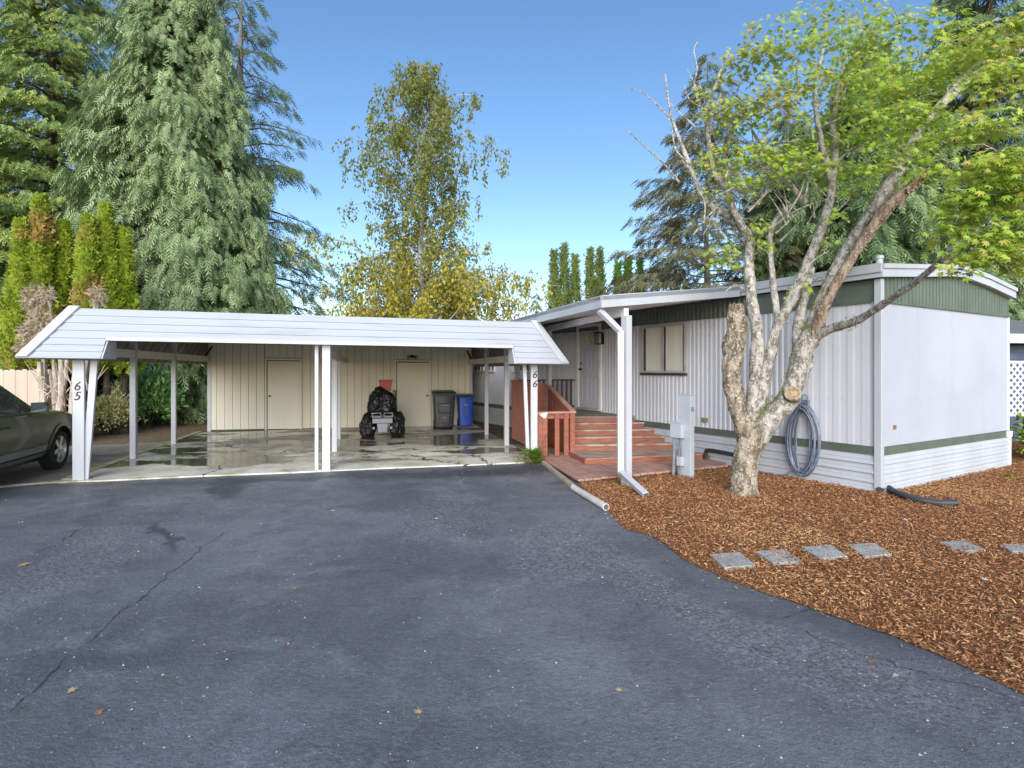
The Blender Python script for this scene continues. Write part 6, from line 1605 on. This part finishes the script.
    for (xa, ya, Ya, ra), (xb, yb, Yb, rb_) in list(zip(main[1:8], main[2:9])):
        for k in range(170):
            s = rd.random(); px, py, Y, rp = (xa + (xb - xa) * s, ya + (yb - ya) * s, Ya + (Yb - Ya) * s, ra + (rb_ - ra) * s)
            th = rd.gauss(2.35, .55); off = np.array([math.cos(th), -.75 * abs(rd.gauss(.4, .5)), math.sin(th)]); off /= np.linalg.norm(off)
            q = np.array(at(px, py, Y)) + off * (rp / FPX * Y) * 1.02
            if noise.noise(Vector(tuple(q * 5))) > -.05: P.append(q); D.append(off + r.normal(0, .5, 3))
    for cx, cy, Y, rp in ((781, 318, y0 + .1, 7), (740, 330, y0 - .08, 9), (760, 405, y0 - .06, 10), (806, 290, y0 + .05, 6), (856, 321, y0 - .72, 5), (846, 325, y0 - .55, 6), (735, 350, y0 - .1, 8)):
        for k in range(60):
            o = r.normal(0, .5, 3); o /= np.linalg.norm(o); o[1] = -abs(o[1]); P.append(np.array(at(cx, cy, Y)) + o * rp / FPX * Y * np.array([1, .7, 1])); D.append(o)
    place('moss', SPRAY_UP, P, D, r.uniform(.012, .035, len(P)), MAT['moss'], t, 1.5)
    # --- leaves: layered pads along twigs.  (px, py, Y, rx px, ry px, count, gold share, size)
    C = [(703, 90, 7.4, 10, 9, 22, .3), (716, 112, 7.3, 16, 10, 42, .35), (738, 88, 7.2, 30, 22, 130, .5), (752, 62, 7.0, 34, 20, 150, .4), (742, 118, 7.3, 26, 16, 90, .3), (775, 92, 7.0, 30, 22, 170, .85), (800, 60, 6.9, 42, 24, 240, .25), (775, 34, 6.9, 40, 20, 190, .3),
         (728, 150, 7.5, 24, 16, 80, .25), (757, 140, 7.2, 24, 18, 100, .3), (790, 140, 7.1, 30, 20, 150, .2), (722, 172, 7.5, 16, 12, 50, .2), (756, 172, 7.3, 26, 14, 90, .2), (800, 172, 7.1, 34, 16, 150, .15), (822, 148, 6.9, 24, 18, 130, .2), (700, 158, 7.5, 10, 8, 20, .4), (708, 190, 7.6, 10, 8, 14, .6), (742, 190, 7.4, 20, 10, 40, .2),
         (722, 248, 7.6, 17, 12, 75, .1), (759, 232, 7.5, 8, 10, 24, .1), (765, 250, 7.6, 7, 8, 14, .2), (838, 215, 7.2, 8, 9, 14, .1), (812, 282, 7.4, 9, 4, 9, .2), (793, 288, 7.3, 5, 4, 6, .2), (830, 244, 7.3, 7, 6, 12, .1),
         (840, 100, 6.6, 40, 26, 300, .25), (850, 55, 6.6, 46, 24, 320, .3), (880, 80, 6.4, 40, 26, 300, .2), (875, 120, 6.4, 42, 24, 320, .1), (850, 150, 6.6, 34, 20, 220, .1), (905, 105, 6.2, 36, 26, 270, .12), (920, 60, 6.2, 44, 26, 320, .3), (900, 150, 6.3, 34, 18, 200, .1), (868, 178, 6.6, 34, 12, 150, .1), (835, 185, 6.8, 22, 10, 80, .1), (940, 130, 6.0, 30, 20, 190, .15), (930, 160, 6.0, 26, 14, 120, .15), (945, 195, 5.6, 18, 8, 30, .1),
         (965, 60, 5.8, 36, 28, 240, .3), (1000, 90, 5.4, 34, 26, 220, .35), (985, 30, 5.8, 50, 22, 230, .3), (900, 22, 6.3, 60, 18, 300, .3), (840, 20, 6.7, 50, 16, 240, .3), (1025, 40, 5.4, 30, 26, 150, .3),
         (990, 120, 4.9, 34, 18, 130, .35), (1000, 150, 4.7, 36, 18, 130, .4), (975, 165, 4.9, 26, 12, 75, .3), (965, 190, 4.9, 22, 14, 75, .35), (1000, 190, 4.7, 34, 20, 140, .3), (1015, 160, 4.5, 26, 26, 110, .4),
         (952, 222, 5.0, 22, 10, 62, .2), (985, 225, 4.8, 34, 16, 125, .2), (1015, 228, 4.6, 28, 22, 115, .2), (975, 248, 4.8, 26, 12, 85, .12), (1005, 262, 4.6, 24, 12, 80, .15), (948, 238, 5.1, 16, 7, 34, .15), (1035, 250, 4.6, 26, 20, 80, .2), (1040, 180, 4.6, 26, 34, 120, .3)]
    P, D, S, mi, UP = [], [], [], [], []
    tb = MB(); front = random.Random(4)
    for px, py, Y, rx, ry, n, gold in C:
        if 815 < px < 985 and 45 < py < 200 and front.random() < .75: k0 = Y; Y = Y + 1.15; rx *= .95
        c = np.array(at(px, py, Y)); k_ = Y / FPX; n = int(n * 1.5)
        # each pad holds a few flat tiers
        tiers = max(2, int(ry / 6)); tz = r.uniform(-1, 1, tiers)
        ti = r.integers(0, tiers, n)
        u = r.uniform(0, 2 * np.pi, n); rr = np.sqrt(r.random(n)) * r.uniform(.7, 1.25, n)
        X = np.cos(u) * rr * rx * k_; Yd = np.sin(u) * rr * max(rx * k_ * .75, .22)
        Zt = tz[ti] * ry * k_ + r.normal(0, .035, n) - .10 * rr ** 2
        Q = c + np.stack([X, Yd, Zt], 1)
        P.append(Q); a = u + r.normal(0, .7, n); D.append(np.stack([np.cos(a), np.sin(a), -.38 + r.normal(0, .28, n)], 1))
        UP.append(np.stack([r.normal(0, .45, n), -.85 + r.normal(0, .45, n), np.ones(n)], 1))
        S.append(r.uniform(.038, .068, n)); g_ = gold + .3 * noise.noise(Vector((px * .03, py * .03, 0))); mi.append((r.random(n) < g_).astype(int))
        for j in range(4):
            a = rd.uniform(0, 6.28); e = c + np.array([math.cos(a) * rx * k_ * .8, math.sin(a) * .3, rd.uniform(-.6, .6) * ry * k_])
            tb.tube([c + np.array([0, 0, -.02]), (c + e) / 2 + np.array([0, 0, .03]), e], [.006, .004, .002], 4, cap=False)
    tb.build('leaf_twigs', MAT['maplebark'], t)['kind'] = 'stuff'
    place('crown', STAR, np.concatenate(P), np.concatenate(D), np.concatenate(S), [MAT['maple'], MAT['maplegold']], t, .35, up=np.concatenate(UP), midx=np.concatenate(mi))
maple()

# --- weeds at the post foot
wp_ = gp(533, 464)
wd = thing('weed_clump', 'bright green weeds growing at the foot of the numbered right post', 'weeds', wp_)
r = rng; n = 150
a = r.uniform(0, 6.28, n); el = r.uniform(.3, 1.3, n); h_ = r.uniform(.02, .24, n)
P = np.stack([wp_.x + .02 + np.cos(a) * .10 * r.random(n), wp_.y + np.sin(a) * .07 * r.random(n), h_], 1)
place('leaves', OVAL, P, np.stack([np.cos(a), np.sin(a), el], 1), r.uniform(.07, .15, n), MAT['weeds'], wd, .4)
n = 150; a = r.uniform(0, 6.28, n)
P = np.stack([wp_.x - .05 + r.normal(0, .14, n), wp_.y - .03 + r.normal(0, .07, n), r.uniform(.01, .20, n)], 1)
place('dry_leaves', OVAL, P, np.stack([np.cos(a), np.sin(a), r.uniform(-.2, .9, n)], 1), r.uniform(.05, .10, n), MAT['dryweeds'], wd, .7)
b = MB()
for k in range(6): x, y = wp_.x + .06 + .03 * k, wp_.y; b.tube([(x, y, 0), (x + .02, y - .02, .22 + .06 * k), (x + .07, y - .02, .34 + .05 * k)], [.005, .004, .002], 5)
b.build('stalks', MAT['darkwood'], wd)
# small seedlings in the bark at the right
sp = gp(1011, 483)
sd = thing('seedling', 'small green seedling in the bark near the far right edge', 'weeds', sp)
a = r.uniform(0, 6.28, 12); place('leaves', OVAL, np.stack([sp.x + .05 * np.cos(a), sp.y + .05 * np.sin(a), r.uniform(.04, .12, 12)], 1), np.stack([np.cos(a), np.sin(a), r.uniform(.1, .8, 12)], 1), r.uniform(.06, .11, 12), MAT['weeds'], sd, .4)

# --- fallen leaves
LG = 'fallen leaves on the ground'
def fallen(px, py, size, mat, label, curl=.5, ang=None, tmpl=None, z=.006):
    p = gp(px, py, z); tv, tf = tmpl or STAR; a = random.uniform(0, 6.28) if ang is None else ang
    V = []
    for x, y, zz in tv:
        rr = math.hypot(x, y); q = .03 + .30 * curl * rr * rr + .12 * curl * math.sin(3 * x + 2 * y)
        V.append((size * (x * math.cos(a) - y * math.sin(a)), size * (x * math.sin(a) + y * math.cos(a)), size * q + .002))
    me = bpy.data.meshes.new('fallen_leaf'); me.from_pydata(V, [], [tuple(f) for f in tf]); me.materials.append(MAT[mat])
    o = bpy.data.objects.new('fallen_leaf', me); COL.objects.link(o); o.location = p
    return tag(o, label, 'leaf', LG)
fallen(70, 691, .045, 'fallen', 'large tan maple leaf lying on asphalt at the bottom left', .3, .4)
fallen(20, 707, .030, 'fallenbrown', 'curled reddish leaf close to the large tan one at bottom left', 1.0)
fallen(98, 714, .030, 'fallenbrown', 'crumpled red-brown leaf right of the large tan one', 1.1)
fallen(418, 713, .036, 'fallen', 'tan star-shaped leaf at the bottom centre of the driveway', .4, 1.7)
fallen(286, 643, .032, 'fallenbrown', 'curled brown leaf alone in the middle of the driveway', 1.1)
fallen(294, 589, .030, 'fallengreen', 'olive-tinged leaf up the driveway from the curled brown one', .7)
fallen(619, 691, .030, 'fallen', 'small yellow leaf on asphalt towards the bottom right', .5)
fallen(478, 526, .030, 'fallengreen', 'green-tinged leaf on asphalt in front of the numbered right post', .6)
fallen(22, 565, .085, 'fallen', 'flattened pale tan leaf clump at the left edge of the driveway', .12, 0.2)
fallen(436, 519, .042, 'fallen', 'tan leaf on dark damp asphalt in front of the bins', .7)
fallen(333, 511, .040, 'fallenpale', 'pale leaf on asphalt before the middle carport post', .5)
fallen(870, 663, .032, 'fallenbrown', 'red-brown leaf on the broken asphalt edge at bottom right', .8)
fallen(894, 676, .034, 'fallenpale', 'pale curled leaf beside the red-brown one at bottom right', .9)
fallen(667, 562, .026, 'fallen', 'small tan leaf at the asphalt edge below the downspout', .6)
for k in range(64):
    px, py = random.uniform(-20, 640), random.uniform(492, 740)
    if px > 560 and py < 620: continue
    fallen(px, py, random.uniform(.006, .014), random.choice(['fallenpale', 'fallenpale', 'fallen', 'fallenbrown']), 'tiny dry leaf crumb scattered on the open asphalt', .6, tmpl=OVAL)
for k in range(46):
    t = random.random(); px, py = (90 + 440 * t, 483 - 19 * t + random.uniform(-2, 7)) if k < 26 else (548 + 60 * t + random.uniform(-7, 4), 470 + 46 * t + random.uniform(-2, 10))
    fallen(px, py, random.uniform(.010, .028), random.choice(['fallen', 'fallenbrown', 'fallenpale']), 'small dry leaf gathered along the asphalt margin', .7)
for px, py in ((853, 500), (930, 545), (1000, 602), (1010, 661), (880, 575), (812, 520), (740, 545), (985, 580), (645, 540), (780, 528), (1006, 615), (950, 560), (905, 520), (676, 522)):
    fallen(px, py, random.uniform(.03, .05), random.choice(['fallenpale', 'fallen', 'fallenpale']), 'pale dry leaf lying on the bark mulch', .7, z=.055)

# pale grit and leaf crumbs over the asphalt: too many to count
n = 5200
X = rng.uniform(-8, 3, n); Y = rng.uniform(1.6, 9.3, n) ; ok = inside(drive, X, Y) & ~inside(BED, X, Y) & (rng.random(n) < .35 + .65 * np.array([noise.noise(Vector((x * .7, y * .7, 1))) > -.05 for x, y in zip(X, Y)]))
lb = (X - CP.o.x) * CP.v.x + (Y - CP.o.y) * CP.v.y; ok &= lb < -.2
X, Y = X[ok], Y[ok]; n = len(X); a = rng.uniform(0, 6.28, n)
o = place('asphalt_grit', ([(-.5, -.3, 0), (.5, -.4, 0), (.4, .45, 0), (-.35, .4, 0), (0, 0, .5)], [(0, 1, 4), (1, 2, 4), (2, 3, 4), (3, 0, 4)]), np.stack([X, Y, np.full(n, .001)], 1), np.stack([np.cos(a), np.sin(a), 0 * a], 1), rng.gamma(3, .0019, n) + .002, [MAT['fallenpale'], MAT['litter'], MAT['kerb']], None, .0, midx=rng.integers(0, 3, n)); o['kind'] = 'stuff'

# ================================================================== light, sky, camera
w = bpy.data.worlds.new('World'); scene.world = w; w.use_nodes = True
nt = w.node_tree; bg = nt.nodes['Background']
sky = nt.nodes.new('ShaderNodeTexSky'); sky.sky_type = 'NISHITA'; sky.sun_disc = False
SUN_EL, SUN_AZ = R(24), R(182)       # azimuth clockwise from +Y
sky.sun_elevation = SUN_EL; sky.sun_rotation = SUN_AZ
sky.air_density = 1.0; sky.dust_density = .6; sky.ozone_density = 1.2; sky.altitude = 50
hs = nt.nodes.new('ShaderNodeHueSaturation'); hs.inputs['Saturation'].default_value = 1.18; tint = nt.nodes.new('ShaderNodeMix'); tint.data_type = 'RGBA'; tint.blend_type = 'MULTIPLY'; tint.inputs[0].default_value = 1; tint.inputs[7].default_value = (.98, .975, 1.0, 1); nt.links.new(sky.outputs[0], tint.inputs[6]); nt.links.new(tint.outputs[2], hs.inputs['Color'])
nt.links.new(hs.outputs[0], bg.inputs['Color']); bg.inputs['Strength'].default_value = .105
sl = bpy.data.lights.new('sun', 'SUN'); sl.energy = 2.2; sl.angle = R(50); sl.color = (1, .98, .95)
so = bpy.data.objects.new('sun', sl); COL.objects.link(so)
to = Vector((math.sin(SUN_AZ) * math.cos(SUN_EL), math.cos(SUN_AZ) * math.cos(SUN_EL), math.sin(SUN_EL)))
so.rotation_euler = (-to).to_track_quat('-Z', 'Y').to_euler(); so.location = to * 60
cam = bpy.data.cameras.new('camera'); co = bpy.data.objects.new('camera', cam); COL.objects.link(co); scene.camera = co
co.location = (0, 0, EYE); co.rotation_euler = (R(90), 0, 0)
cam.sensor_width = 36; cam.sensor_fit = 'HORIZONTAL'; cam.lens = 36 * FPX / 1024; cam.shift_y = (HY - 384) / 1024; cam.clip_start = .05; cam.clip_end = 1000
vs = scene.view_settings; vs.view_transform = 'Standard'; vs.look = 'None'; vs.exposure = 1.1; vs.gamma = 1.0; vs.use_curve_mapping = False
scene.cycles.max_bounces = 8; scene.cycles.diffuse_bounces = 5; scene.cycles.transparent_max_bounces = 4
